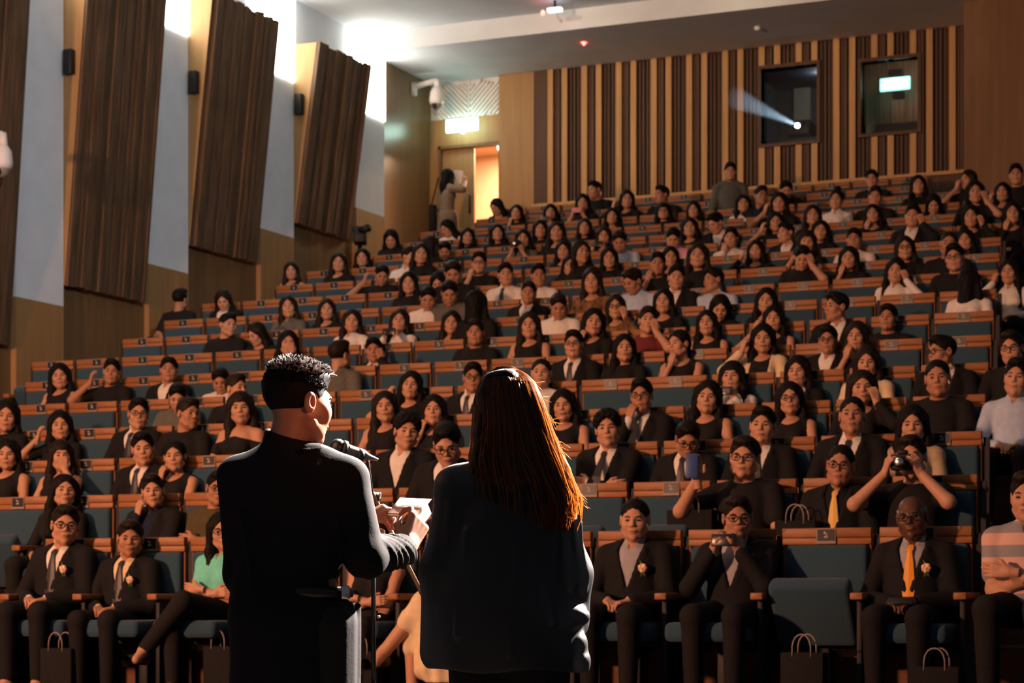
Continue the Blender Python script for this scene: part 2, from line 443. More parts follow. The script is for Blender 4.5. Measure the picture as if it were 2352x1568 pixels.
# ------------------------------------------------------------------ seated bodies (origin on the floor under the front face of the seat back, facing -y)
HEADC = Vector((0, -.15, 1.125))
def ik(S, W, l1, l2, pole):
    S, W = Vector(S), Vector(W); v = W - S; d = min(v.length, (l1 + l2) * .985)
    if v.length > d: W = S + v.normalized() * d; v = W - S
    a = (l1 * l1 - l2 * l2 + d * d) / (2 * d); h = math.sqrt(max(l1 * l1 - a * a, 1e-6))
    n = v.normalized(); p = Vector(pole); p = (p - n * p.dot(n)).normalized()
    return S + n * a + p * h, W

def skel(sx, pose, crossed=False):
    k = 1.0 if sx == 'm' else .9
    S = {s: Vector((s * .178 * k, -.115, .905)) for s in (-1, 1)}
    lap = {s: (Vector((s * .075, -.40, .635)), (-s * .55, -.6, -.15), (0, 0, -1), (s * .7, .2, -.7), .35) for s in (-1, 1)}
    A = dict(lap)
    if pose == 1:
        for s in (-1, 1): A[s] = (Vector((s * .085, -.335, .915)), (-s * .35, -.25, .9), (-s * .7, .6, 0), (s * .5, -.1, -.8), .55)
    elif pose == 2:
        A[-1] = (Vector((-.055, -.27, .93)), (.25, -.02, .95), (.3, .9, -.2), (-.4, -.2, -.9), .6)
        A[1] = (Vector((-.02, -.37, .68)), (-1, -.1, 0), (0, .2, -1), (.7, .1, -.7), .3)
    elif pose == 3:
        A[-1] = (Vector((.06, -.335, .705)), (1, .1, .15), (0, 1, 0), (-.7, .1, -.8), .3)
        A[1] = (Vector((-.06, -.345, .735)), (-1, .05, .1), (0, 1, 0), (.7, .1, -.8), .3)
    elif pose in (4, 5):
        s = 1 if pose == 4 else -1
        A[s] = (Vector((s * .15, -.27, 1.0)), (-s * .25, .05, .95), (-s * .6, .7, 0), (s * .6, -.2, -.7), .4)
    elif pose == 6:         # right arm held out and up with a phone
        A[-1] = (Vector((-.20, -.42, .98)), (-.1, -.05, .95), (.2, -.9, 0), (-.6, .2, -.7), .25)
    elif pose == 7:         # camera at the eye
        for s in (-1, 1): A[s] = (Vector((s * .11 - .02, -.34, 1.02)), (-s * .35, -.25, .85), (-s * .8, .5, 0), (s * .7, -.1, -.7), .5)
    l1, l2 = .285 * (k * .5 + .5), .25 * (k * .5 + .5)
    arms = {}
    for s in (-1, 1):
        W, d, n, pole, c = A[s]
        E, W = ik(S[s], W, l1, l2, pole); arms[s] = (S[s], E, W, d, n, c)
    legs = {}
    for s in (-1, 1):
        H = Vector((s * .092, -.17, .545)); Kn = Vector((s * .125, -.56, .545)); An = Vector((s * .12, -.56, .10))
        if crossed and s == 1:
            Kn = Vector((-.02, -.60, .65)); An = Vector((-.28, -.66, .33))
        legs[s] = (H, Kn, An)
    return dict(arms=arms, legs=legs, k=k, sx=sx, crossed=crossed)

def torso_ops(sk, e=0.):
    k = sk['k']; f = sk['sx'] == 'f'
    o = [ell((0, -.135, .83), (.160 * k + e, .105 + e, .15 + e), .04), ell((0, -.15, .67), ((.138 if f else .155) * k + e, .112 + e, .14 + e), .05),
         ell((0, -.15, .555), (.168 + e * .6, .125 + e, .10 + e), .05)]
    if f: o += [ell((s * .062, -.222, .80), (.058 + e, .045 + e, .058 + e), .03) for s in (-1, 1)]
    for s in (-1, 1): o.append(cone((s * .03, -.095, .955), .050 + e, (s * .168 * k, -.112, .905), .052 + e, .03))
    return o

def arm_ops(sk, e=0., upto=1.0, sides=(-1, 1)):
    o = []; q = 1.0 if sk['sx'] == 'm' else .82
    for s in sides:
        S, E, W = sk['arms'][s][:3]
        if upto <= .5:
            o.append(cone(S, .054 * q + e, S.lerp(E, upto * 2), .05 * q + e, .025))
        else:
            w = (upto - .5) * 2; Wt = E.lerp(W, w)
            o += [cone(S, .054 * q + e, E, .043 * q + e, .025), cone(E, .044 * q + e, Wt, (.044 + (.03 - .044) * w) * q + e, .02)]
    return o

def leg_ops(sk, e=0., upto=1.0):
    o = []
    for s in (-1, 1):
        H, Kn, An = sk['legs'][s]
        o.append(cone(H, .088 + e, Kn, .060 + e, .03))
        if upto > .5:
            t = (upto - .5) * 2
            o += [cone(Kn, .058 + e, Kn.lerp(An, t), .058 - .018 * t + e, .025)]
            if e < .005: o.append(ell(Kn.lerp(An, .35) + Vector((0, .02, 0)), (.045, .05, .09), .03))
    return o

def shoe_ops(sk):
    o = []
    for s in (-1, 1):
        An = sk['legs'][s][2]; t = An + (Vector((s * .02, -.17, -.065)) if not (sk['crossed'] and s == 1) else Vector((-.06, -.15, -.07)))
        o += [cone(An + Vector((0, .02, -.05)), .042, t, .036, .03), cone(An + Vector((0, .0, .0)), .045, An + Vector((0, .01, -.05)), .042, .03)]
    return o

LO, HI = (-.46, -.80, .0), (.46, .03, 1.12)
CACHE = {}
def cached(key, fn):
    if key not in CACHE: CACHE[key] = fn()
    return CACHE[key]

def body_np(sx, pose, crossed):
    def mk():
        sk = skel(sx, pose, crossed)
        r = .052 if sx == 'm' else .045
        ops = torso_ops(sk) + arm_ops(sk) + leg_ops(sk) + [cone((0, -.10, .95), r, (0, -.118, 1.02), r - .003, .035)]
        for s in (-1, 1):
            An = sk['legs'][s][2]; ops.append(cone(An, .036, An + Vector((0, -.10, -.06)), .03, .03))
        P = [(*surf(ops, LO, HI, .014), 0)]
        for s in (-1, 1):
            S, E, W, d, n, c = sk['arms'][s]
            P.append((*hand_at(W, d, n, s, c, sc=.95 if sx == 'm' else .86), 0))
        return join(P)
    return cached(('body', sx, pose, crossed), mk)

def neck_cut(kind):
    if kind == 'vee':
        fn = lambda x, y, z: np.maximum(np.maximum(np.abs(x) - np.clip((z - .70) * .30, 0, .075), y + .135), .70 - z)
        return [func(fn, (-.12, -.36, .68), (.12, -.10, 1.08), .006), cone((0, -.10, .94), .058, (0, -.118, 1.05), .075, .01, 's')]
    if kind == 'crew': return [cone((0, -.115, .965), .060, (0, -.14, 1.08), .085, .012, 's')]
    if kind == 'scoop': return [ell((0, -.17, 1.0), (.085, .11, .095), .012, 's')]
    if kind == 'off': return [func(lambda x, y, z: .895 - z - .25 * np.abs(x) + 0 * y, (-.4, -.4, .80), (.4, .1, 1.15), .01)]
    if kind == 'collar': return [func(lambda x, y, z: 1.012 - z - (y + .11) * .45 + 0 * x, (-.12, -.3, .98), (.12, .1, 1.2), .004),
                                 func(lambda x, y, z: np.maximum(np.maximum(np.abs(x) - (z - .925) * .32, y + .15), .925 - z), (-.06, -.3, .92), (.06, -.14, 1.1), .004)]
    return []

def garment_np(kind, sx, pose, crossed):
    def mk():
        sk = skel(sx, pose, crossed)
        hem = func(lambda x, y, z: z - .515 + 0 * x + 0 * y, (-.5, -.9, 0), (.5, .2, .52), .01)
        if kind == 'jacket':
            ops = torso_ops(sk, .022) + arm_ops(sk, .014, .97) + neck_cut('vee')
            for s in (-1, 1):
                ops += [cone((s * .066, -.10, 1.0), .014, (s * .092, -.205, .93), .017, .012), cone((s * .092, -.205, .93), .017, (s * .020, -.275, .71), .011, .012)]
            ops += [cone((-.05, -.055, 1.0), .014, (.05, -.055, 1.0), .014, .012), hem]
        elif kind == 'shirt':
            ops = torso_ops(sk, .008) + arm_ops(sk, .009, .985) + [cone((0, -.095, .94), .062, (0, -.118, 1.03), .066, .012)] + neck_cut('collar') + [hem]
        elif kind == 'tee':
            ops = torso_ops(sk, .010) + arm_ops(sk, .012, .30) + neck_cut('crew') + [hem]
        elif kind == 'polo':
            ops = torso_ops(sk, .012) + arm_ops(sk, .014, .34) + [cone((0, -.095, .94), .064, (0, -.112, 1.0), .068, .012)] + neck_cut('collar') + [hem]
        elif kind == 'top':
            ops = torso_ops(sk, .009) + arm_ops(sk, .010, .92) + neck_cut('scoop') + [hem]
        elif kind == 'vest':
            ops = torso_ops(sk, .009) + neck_cut('scoop') + [ell((s * .205, -.11, .92), (.065, .10, .10), .015, 's') for s in (-1, 1)] + [hem]
        elif kind == 'off':
            ops = torso_ops(sk, .010) + arm_ops(sk, .010, .28) + neck_cut('off') + [hem]
        elif kind == 'cardigan':
            ops = torso_ops(sk, .018) + arm_ops(sk, .014, .94) + [func(lambda x, y, z: np.maximum(np.maximum(np.abs(x) - .085, y + .13), .50 - z), (-.1, -.4, .48), (.1, -.1, 1.1), .01), cone((0, -.10, .94), .058, (0, -.118, 1.05), .075, .01, 's'), hem]
        elif kind == 'trousers':
            ops = [ell((0, -.15, .55), (.175, .132, .105), .04)] + leg_ops(sk, .012, .97)
        elif kind == 'skirt':
            ops = [ell((0, -.15, .55), (.178, .135, .108), .04)] + leg_ops(sk, .016, .74) + [cone((.0, -.2, .54), .09, (0, -.56, .56), .075, .06)]
        elif kind == 'shoes':
            ops = shoe_ops(sk)
        elif kind == 'wrap':            # long pale skirt hanging from the crossed knees
            ops = [ell((0, -.15, .55), (.178, .135, .108), .04)] + leg_ops(sk, .016, .70) + [cone((0, -.2, .54), .10, (.02, -.58, .59), .085, .06), cone((.06, -.60, .56), .070, (.12, -.61, .16), .105, .05), cone((-.02, -.60, .62), .060, (.02, -.63, .24), .085, .05), cone((.12, -.58, .52), .06, (.17, -.56, .14), .09, .05), func(lambda x, y, z: .005 * np.sin(x * 75 + z * 9) * np.clip((.52 - z) * 8, 0, 1) + 0 * y, (-.5, -.9, 0), (.5, 0, .7), 0, 'd'), func(lambda x, y, z: z - .15 - .25 * np.clip(.02 - x, 0, .3) + 0 * y, (-.4, -.9, 0), (.4, -.4, .30), .006)]
        return surf(ops, LO, HI, .012)
    return cached((kind, sx, pose if kind not in ('trousers', 'skirt', 'shoes', 'wrap') else 0, crossed), mk)

GMESH = {}
def garment(kind, sx, pose, crossed, m, parent, name=None):
    key = (kind, sx, pose if kind not in ('trousers', 'skirt', 'shoes', 'wrap') else 0, crossed)
    if key not in GMESH: GMESH[key] = mesh_np(name or kind, *garment_np(kind, sx, pose, crossed), [M['black']])
    return link(name or kind, GMESH[key], parent, None, m)

def front_y(V, x, z):
    d = (V[:, 0] - x) ** 2 + (V[:, 2] - z) ** 2
    near = np.argsort(d)[:40]
    return V[near][:, 1].min()

def strip_mesh(name, V, path, m, lift=.004, th=.006):
    """band laid on the front of surface V: path = [(x, z, half width)]"""
    mb = MB(); v, f = [], []
    ys = [front_y(V, x, z) for x, z, w in path]
    for i in range(1, len(ys) - 1): ys[i] = min(ys[i], (ys[i - 1] + ys[i + 1]) / 2 + .004)
    for (x, z, w), y in zip(path, ys):
        for dx, dy in ((-w, .003), (0, 0), (w, .003), (w, th + .003), (-w, th + .003)): v.append((x + dx, y - lift - th + dy, z))
    n = len(path)
    for i in range(n - 1):
        for j in range(5):
            k = (j + 1) % 5; f.append((i * 5 + j, i * 5 + k, i * 5 + 5 + k, i * 5 + 5 + j))
    f += [(4, 3, 2, 1, 0), tuple((n - 1) * 5 + j for j in range(5))]
    mb.add(v, f, 0, False); return mb.mesh(name, [m])

def tie_mesh(sx, pose):
    V = garment_np('shirt', sx, pose, False)[0]
    return strip_mesh('necktie', V, [(0, .965, .014), (0, .945, .020), (0, .925, .013), (0, .86, .024), (0, .78, .031), (0, .70, .036), (0, .655, .030), (0, .625, .004)], M['tied'], .008)

def glasses_mesh():
    b = MB()
    for s in (-1, 1):
        ring = [(s * .032 + .024 * math.cos(a), -.104 + .012 * abs(math.cos(a)) * 0, .004 + .018 * math.sin(a)) for a in np.linspace(0, 2 * math.pi, 15)]
        b.tube(ring, .0028, 5, cap=False)
        b.tube([(s * .056, -.102, .008), (s * .078, -.06, .010), (s * .084, .01, .008)], .0024, 5)
    b.tube([(-.009, -.106, .008), (.009, -.106, .008)], .0026, 5)
    return b.mesh('glasses', [M['glass_rim']])

HEADS, HAIRS = {}, {}
def head_np(sx, fine, smile): return cached(('head', sx, fine, smile), lambda: head_mesh(sx, .0045 if fine else .0075, smile))
def hair_get(kind, fine, m):
    k = (kind, fine)
    if k not in HAIRS: HAIRS[k] = mesh_np('hair', *hair_mesh(kind, .005 if fine else .008), [M['hair']])
    return HAIRS[k]

CLOTH = {  # code: (phrase, list of (garment, child name, material), lower)
 'k': ('black top', None, None), 'v': ('sleeveless black top', None, None),
}
# ------------------------------------------------------------------ the room
ROW0, PITCH, RISE, Z0, SEAT = 12.13, 1.177, .3557, .429, .572
NROW = 17
def rowY(k): return ROW0 + PITCH * k
def rowZ(k): return Z0 + RISE * k
WX, BY = -15.75, 32.0          # side wall plane, back wall plane
CB, CA, CF = 9.52, 9.82, 29.85  # rear ceiling, front ceiling, step between them

def S(mb, name, mats, **kw):
    return mb.build(name, mats, kind='structure', **kw)

def floors():
    b = MB()
    for k in range(NROW + 1):
        y0 = rowY(k) - .86; y1 = rowY(k + 1) - .86 if k < NROW else BY + 2.4
        z = rowZ(k)
        b.box(-16, 3, y0, y1 + .02, z - .6, z, 0)
        b.box(-16, 3, y0 - .012, y0, z - RISE - .2, z - .004, 1)
    b.box(-16, 3, -4, rowY(0) - .85, -.2, 0, 2)
    S(b, 'floor', [M['floorm'], M['riser'], M['stage']])
floors()

pil = []
for px in (138, 425, 668, 876):
    t = (px - 1176) / F; r = (-SN + t * CS) / (CS + t * SN); pil.append(WX / r)
d = pil[1] - pil[0]
# left side wall: plaster above, oak wainscot below each panel
b = MB(); b.box(WX - .3, WX - .06, 12, BY + .3, 0, CA + .2, 0)
S(b, 'wall_left', [M['plaster']])
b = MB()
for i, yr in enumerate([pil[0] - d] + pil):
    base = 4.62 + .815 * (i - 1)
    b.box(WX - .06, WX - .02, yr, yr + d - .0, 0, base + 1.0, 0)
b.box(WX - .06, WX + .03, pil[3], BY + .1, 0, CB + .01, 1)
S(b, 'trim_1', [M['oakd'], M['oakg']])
bases = [4.62, 5.40, 6.30, 7.06]
for i, yr in enumerate(pil):
    b = MB(); b.box(WX - .06, WX + .05, yr - .94, yr, bases[i], 8.56, 0); b.box(WX - .06, WX + .055, yr - .94, yr, 0, bases[i], 1)
    e = S(b, 'column', [M['plaster'], M['oak']])
    # glowing translucent box at the head of each column
    b = MB(); b.box(WX - .04, WX + .07, yr - .94, yr, 8.56, CB + .0 if i == 3 and False else CA - .01, 0)
    LB = b.build('wall_lamp', [M.setdefault('lamp', emis('lamp_onyx', (1, .92, .78), 10, nscale=9, stretch=(1, 3, .5)))],
            label=['glowing wall lamp atop the nearest white column', 'glowing wall lamp atop the second white column', 'glowing wall lamp atop the third white column', 'glowing wall lamp atop the farthest white column, beside the oak wall'][i],
            cat='lamp', group='glowing boxes on the white columns')
# slatted acoustic panels leaning out from the wall between the columns
seed = random.Random(3)
def panel(i, y0, y1, zb, zt, label):
    r = empty('acoustic_panel', (WX, y0, zb), label=label, cat='wall panel', group='slatted panels between the columns')
    H = zt - zb; W = y1 - y0
    lean = .36; bx = .07; th = .16
    def pt(y, z, o=0.): return (bx + lean * z / H + o, y, z)
    b = MB()
    for (ya, yb) in ((0, W),):
        v = [(-.02, ya, 0), pt(ya, 0), pt(ya, H), (-.02, ya, H), (-.02, yb, 0), pt(yb, 0), pt(yb, H), (-.02, yb, H)]
        b.add(v, [(0, 1, 2, 3), (7, 6, 5, 4), (0, 4, 5, 1), (3, 2, 6, 7), (0, 3, 7, 4)], 0)
    b.build('side_board', [M['oak']], r)
    b = MB(); y = 0.
    while y < W - .01:
        w = min(seed.choice((.05, .07, .09, .13)), W - y); o = seed.choice((.0, .02, .035, .05)); e = seed.uniform(-.01, .035)
        v = []
        for z in (0 - e * .3, H + e):
            v += [pt(y, z, -.01), pt(y, z, o), pt(y + w, z, o), pt(y + w, z, -.01)]
        b.add(v, [(0, 1, 5, 4), (1, 2, 6, 5), (2, 3, 7, 6), (4, 5, 6, 7), (3, 2, 1, 0)], 0); y += w
    b.build('slat_facing', [M['panel']], r)
    b = MB().box(.10, .22, -.10, .0, H * .60, H * .60 + .30, 0, .01)
    tag(link('wall_speaker', b.mesh('wall_speaker', [M['dark']])), label=label.replace('dark slatted wall panel', 'small black speaker on the edge of the slatted panel'), cat='speaker', group='small black speakers').location = (WX, y0, zb)
names = ['before the nearest white column', 'after the nearest white column', 'after the second white column', 'after the third white column']
for i in range(4):
    y0 = pil[0] - d if i == 0 else pil[i - 1]
    panel(i, y0 + .01, y0 + d - 1.10, (4.03, 4.88, 5.78, 6.52)[i], 9.10, 'dark slatted wall panel ' + names[i])

# ceilings with the bright step
b = MB(); b.box(-16, 3, 8, CF, CA, CA + .3, 0); b.box(-16, 3, CF, CF + .08, CB, CA + .1, 0); b.box(-16, 3, CF + .08, BY + .4, CB, CB + .3, 0)
S(b, 'ceiling', [M['ceil']])

# rear wall: slatted timber between the door bay and the plain block
XS0, XS1, ZB, ZT = -13.84, -6.60, 7.38, 9.52
b = MB()
holes = [(-10.05, -9.17, 8.02, 9.17), (-8.49, -7.63, 8.04, 9.12)]
def holed(x0, x1, y0, y1, z0, z1, m):
    """box minus the two booth windows"""
    hs = [h for h in holes if h[0] < x1 - 1e-6 and h[1] > x0 + 1e-6]
    if not hs: b.box(x0, x1, y0, y1, z0, z1, m); return
    for h in hs[:1]:
        if x0 < h[0]: holed(x0, h[0], y0, y1, z0, z1, m)
        if x1 > h[1]: holed(h[1], x1, y0, y1, z0, z1, m)
        xa, xb = max(x0, h[0]), min(x1, h[1])
        b.box(xa, xb, y0, y1, z0, h[2], m); b.box(xa, xb, y0, y1, h[3], z1, m)
holed(XS0, XS1, BY, BY + .12, 6.2, ZT, 2)
x = XS0 + .02; per = .585
holed(XS0, XS0 + .22, BY - .05, BY, ZB, ZT, 1)
x = XS0 + .24
while x < XS1:
    for off, w, dep, m in ((0, .095, .07, 0), (.11, .035, .03, 1), (.155, .05, .045, 1), (.255 - .01, .095, .07, 0), (.375, .03, .03, 1), (.435, .035, .04, 1), (.50, .03, .03, 1), (.545, .02, .025, 1)):
        if x + off + w < XS1: holed(x + off, x + off + w, BY - dep, BY, ZB, ZT, m)
    x += per
b.box(XS0, XS1, BY - .10, BY + .02, 6.2, ZB, 1); b.box(XS0, XS1, BY - .14, BY, ZB - .05, ZB, 0)
S(b, 'wall_back', [M['slat1'], M['slat2'], M['slat3']])
# plain oak block at the right, door bay at the left
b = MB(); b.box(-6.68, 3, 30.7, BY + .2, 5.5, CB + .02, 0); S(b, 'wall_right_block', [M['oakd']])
b = MB()
DX0, DX1, DXM, DZ = -15.56, -14.45, -14.95, 8.47
b.box(-14.45, XS0, BY - .06, BY + .3, 5.8, CB, 0)
b.box(WX, DX0, BY, BY + .2, 5.8, 8.9, 0); b.box(DX0, DX1, BY, BY + .2, DZ, 8.9, 0)
S(b, 'wall_door_bay', [M['oak']])
b = MB(); b.box(WX - .05, -14.45, BY + .05, BY + .12, 8.85, CB, 0)
def chevron(x0, x1, sgn):
    n = 11; L = (x1 - x0)
    for i in range(-8, 12):
        za = 8.87 + i * .085
        v = []
        for xx in np.linspace(x0, x1, 9):
            zz = za + sgn * (xx - x0 if sgn > 0 else (xx - x1)) * (1 if sgn > 0 else 1) * 1.0
            v.append((xx, zz))
        pts = [(xx, zz) for xx, zz in v if 8.89 <= zz <= CB - .02]
        if len(pts) > 1: b.tube([(xx, BY + .030, zz) for xx, zz in pts], .024, 6, 0)
chevron(WX + .1, -15.05, -1); chevron(-15.0, -14.46, 1)
b.box(-15.04, -15.01, BY + .02, BY + .06, 8.88, CB, 0)
S(b, 'trim_2', [M['whitep']])
# the door leaf, frame and lit corridor
b = MB(); b.box(DX0 + .04, DXM, BY + .06, BY + .11, 6.3, DZ - .06, 0, .006)
dr = S(b, 'door_1', [M['oak']])
b = MB(); b.tube([(DXM - .07, BY + .03, 7.35), (DXM - .07, BY + .03, 7.65)], .012, 8); b.tube([(DXM - .07, BY + .03, 7.38), (DXM - .07, BY + .07, 7.38)], .008, 6); b.tube([(DXM - .07, BY + .03, 7.62), (DXM - .07, BY + .07, 7.62)], .008, 6)
b.build('door_handle', [M['steel']], dr)
b = MB(); b.box(DX0, DX0 + .04, BY - .02, BY + .14, 6.3, DZ, 0); b.box(DX0, DX1, BY - .02, BY + .14, DZ - .05, DZ, 0); b.box(DX1 - .03, DX1, BY - .02, BY + .14, 6.3, DZ, 0)
S(b, 'door_1_frame', [M['oakd']])
M['corr'] = mat('corridor_paint', (.72, .50, .34), .8, .2); M['corrd'] = mat('corridor_door', (.50, .20, .10), .6, .3)
b = MB(); b.box(WX - .8, -13.2, 34.2, 34.4, 5.8, 9.6, 0); b.box(WX - .8, -13.2, BY + .2, 34.3, 8.75, 8.9, 0); b.box(-13.3, -13.2, BY + .3, 34.3, 5.8, 9, 0); b.box(WX - .9, WX - .8, BY, 34.3, 5.8, 9, 0)
S(b, 'wall_corridor', [M['corr']])
b = MB(); b.box(-15.02, -14.2, 34.12, 34.19, 5.9, 8.33, 0); b.box(-15.10, -15.02, 34.08, 34.2, 5.9, 8.42, 1); b.box(-15.1, -14.1, 34.08, 34.2, 8.33, 8.42, 1)
S(b, 'door_2', [M['corrd'], M['corr']])

# projection booth: two windows, the projector and a sign reflected in the glass
def glass_mat():
    m = bpy.data.materials.new('booth_glass'); m.use_nodes = True; nt = m.node_tree; nt.nodes.clear()
    o = nt.nodes.new('ShaderNodeOutputMaterial'); mx = nt.nodes.new('ShaderNodeMixShader'); t = nt.nodes.new('ShaderNodeBsdfTransparent'); g = nt.nodes.new('ShaderNodeBsdfGlossy')
    t.inputs['Color'].default_value = (.85, .88, .9, 1); g.inputs['Roughness'].default_value = .03; mx.inputs['Fac'].default_value = .05
    nt.links.new(t.outputs[0], mx.inputs[1]); nt.links.new(g.outputs[0], mx.inputs[2]); nt.links.new(mx.outputs[0], o.inputs[0]); return m
M['glass'] = glass_mat()
M['booth'] = mat('booth_wall', (.05, .058, .066), .9, .1); M['boothl'] = mat('booth_partition', (.40, .34, .23), .8, .2); M['boothw'] = mat('reflected_slat_timber', (.30, .15, .085), .6, .3, 8, .6, stretch=(5, 5, .15))
for i, h in enumerate(holes):
    b = MB(); t = .05
    b.box(h[0] - t, h[0], BY - .09, BY + .1, h[2] - t, h[3] + t); b.box(h[1], h[1] + t, BY - .09, BY + .1, h[2] - t, h[3] + t)
    b.box(h[0], h[1], BY - .09, BY + .1, h[2] - t, h[2]); b.box(h[0], h[1], BY - .09, BY + .1, h[3], h[3] + t)
    w = S(b, f'window_{i + 1}', [M['slat2']])
    MB().box(h[0], h[1], BY + .06, BY + .068, h[2], h[3]).build('pane', [M['glass']], w)
b = MB(); b.box(-10.7, -7.0, 34.6, 34.8, 6.8, 9.6, 0); b.box(-10.7, -7.0, BY + .2, 34.7, 9.45, 9.6, 0); b.box(-10.7, -7.0, BY + .12, 34.7, 6.8, 7.0, 0)
b.box(-10.75, -10.6, BY + .12, 34.7, 6.8, 9.5, 0); b.box(-8.93, -8.80, BY + .12, 34.7, 6.8, 9.5, 0); b.box(-7.1, -6.95, BY + .12, 34.7, 6.8, 9.5, 0)
S(b, 'wall_booth', [M['booth']])
b = MB(); b.box(-10.30, -10.03, 34.5, 34.58, 7.0, 9.45, 0)
S(b, 'column', [M['boothl']])
b = MB(); b.box(-8.78, -7.12, 33.2, 33.3, 8.45, 9.45, 0); S(b, 'wall_booth_reflection', [M['boothw']])  # timber sheet built in place of the slats reflected in the glass
b = MB(); b.box(-8.6, -7.4, 32.6, 33.15, 7.9, 8.32, 0, .02)
b.build('equipment_case', [M['dark']], label='dark equipment case behind the right booth window', cat='case')
LENS = at(1831, 283, 32.7)
r = empty('projector', (LENS.x, 32.95, LENS.z), label='projector shining a pale blue beam from the left booth window', cat='projector')
MB().box(-.24, .16, -.12, .35, -.14, .08, 0, .02).build('projector_body', [M['dark']], r)
b = MB(); b.tube([(0, -.12, 0), (0, -.24, -.03)], .055, 16, 0); b.build('lens_barrel', [M['dark']], r)
M['lens'] = emis('lens_glow', (.75, .92, 1), 60)
MB().ell((0, -.235, -.03), (.042, .02, .042), 0, 12).build('lens', [M['lens']], r)
b = MB(); b.box(-10.5, -9.0, 32.75, 33.4, 8.20, 8.25, 0); b.box(-10.45, -10.40, 32.8, 32.85, 7.0, 8.2, 0); b.box(-9.1, -9.05, 32.8, 32.85, 7.0, 8.2, 0); b.box(-10.45, -10.40, 33.3, 33.35, 7.0, 8.2, 0); b.box(-9.1, -9.05, 33.3, 33.35, 7.0, 8.2, 0)
b.build('projector_table', [M['dark']], label='dark table under the projector in the left booth window', cat='table')
# haze lit by the beam
p0 = Vector((LENS.x, 32.70, LENS.z - .03)); p1 = p0 + Vector((.63, -5.0, -.69)) * 1.0
m = bpy.data.materials.new('beam_haze'); m.use_nodes = True; nt = m.node_tree; nt.nodes.clear()
o = nt.nodes.new('ShaderNodeOutputMaterial'); v = nt.nodes.new('ShaderNodeVolumeScatter'); v.inputs['Density'].default_value = .06; v.inputs['Anisotropy'].default_value = .3
nt.links.new(v.outputs[0], o.inputs['Volume'])
tag(MB().tube([p0, p1], [.045, .17], 24).build('beam_haze', [m]), label='haze lit by the projector beam before the booth window', cat='haze', kind='stuff')
sp = bpy.data.lights.new('projector_spot', 'SPOT'); sp.energy = 5000; sp.color = (.62, .82, 1); sp.spot_size = math.radians(3.6); sp.spot_blend = .3; sp.shadow_soft_size = .02
so = bpy.data.objects.new('projector_spot', sp); COL.objects.link(so); so.location = p0 + (p0 - p1).normalized() * -.02
so.rotation_euler = (p1 - p0).to_track_quat('-Z', 'Y').to_euler()

# exit signs
bl_ = bpy.data.lights.new('booth_light', 'POINT'); bl_.energy = 7; bl_.color = (.85, .9, 1); bl_.shadow_soft_size = .05; bo_ = bpy.data.objects.new('booth_light', bl_); COL.objects.link(bo_); bo_.location = (-9.6, 33.6, 9.38)
bl2 = bpy.data.lights.new('booth_light', 'POINT'); bl2.energy = 5; bl2.color = (1, .75, .55); bl2.shadow_soft_size = .05; bo2 = bpy.data.objects.new('booth_light', bl2); COL.objects.link(bo2); bo2.location = (-7.9, 32.5, 9.38)  # warm light added to brighten the sheet behind the right window
M['exit'] = emis('exit_glow', (.62, 1, .86), 9); M['exit2'] = emis('exit_reflection_glow', (.30, .95, .78), 2.6); M['exitw'] = emis('exit_reflection_white', (.8, 1, .95), 4.5)
r = empty('exit_sign', (-15.03, 31.75, 8.73), label='bright lit exit sign over the open rear door', cat='sign', group='green exit signs')
MB().box(-.285, .285, 0, .05, -.105, .105, 0, .02).build('sign_face', [M['exit']], r)
MB().box(-.03, .03, .05, .26, .0, .06, 0).build('bracket', [M['dark']], r)
MB().ell((.02, .02, -.115), (.03, .03, .03), 0).build('indicator_lamp', [M['exit']], r)
r = empty('exit_sign', at(2055, 192, 32.75), label='green exit sign hanging inside the right booth window', cat='sign', group='green exit signs')  # reflection in the glass, built as an object behind it
MB().box(-.235, .235, 0, .05, -.10, .10, 0, .02).build('sign_face', [M['exit2']], r)
b = MB(); b.box(-.20, .20, -.012, .0, -.07, -.005, 0, .004)
for i in range(7): b.box(-.19 + i * .055, -.165 + i * .055, -.012, 0, .01, .07, 0)
b.build('sign_lettering', [M['exitw']], r)
MB().box(-.10, .10, .0, .12, .12, .22, 0).build('bracket', [M['dark']], r)
MB().box(-.04, .13, .0, .12, -.22, -.12, 0).build('battery_box', [M['dark']], r)
# corridor emergency lamp
MB().ell((0, 0, 0), (.06, .05, .07), 0, 12).build('emergency_lamp', [M['exit']], label='small round greenish lamp at the top corner of the open door', cat='lamp').location = (-14.52, BY + .17, 8.40)

# dome cameras on the left wall
def dome(loc, label):
    r = empty('security_camera', loc, label=label, cat='camera', group='white dome cameras')
    b = MB(); b.tube([(-.40, 0, .06), (-.40, 0, .26)], .05, 10); b.tube([(-.40, 0, .20), (-.2, 0, .235), (0, 0, .26)], [.05, .045, .05], 10); b.tube([(0, 0, .28), (.02, 0, .12)], .05, 10)
    b.build('wall_arm', [M['cam']], r)
    b = MB(); b.lathe([(.05, .16), (.105, .08), (.12, -.06), (.105, -.12)], 18); b.build('housing', [M['cam']], r)
    MB().ell((0, 0, -.12), (.095, .095, .10), 0, 14).build('dome_cover', [M['plf']], r)
    MB().ell((.0, -.06, -.15), (.05, .05, .05), 0, 10).build('lens', [M['dark']], r)
dome((-15.28, 31.35, 9.12), 'white dome camera on the oak wall beside the rear door')
dome((-15.17, 20.0, 6.02), 'white dome camera cut off by the left edge, on the slatted panel')

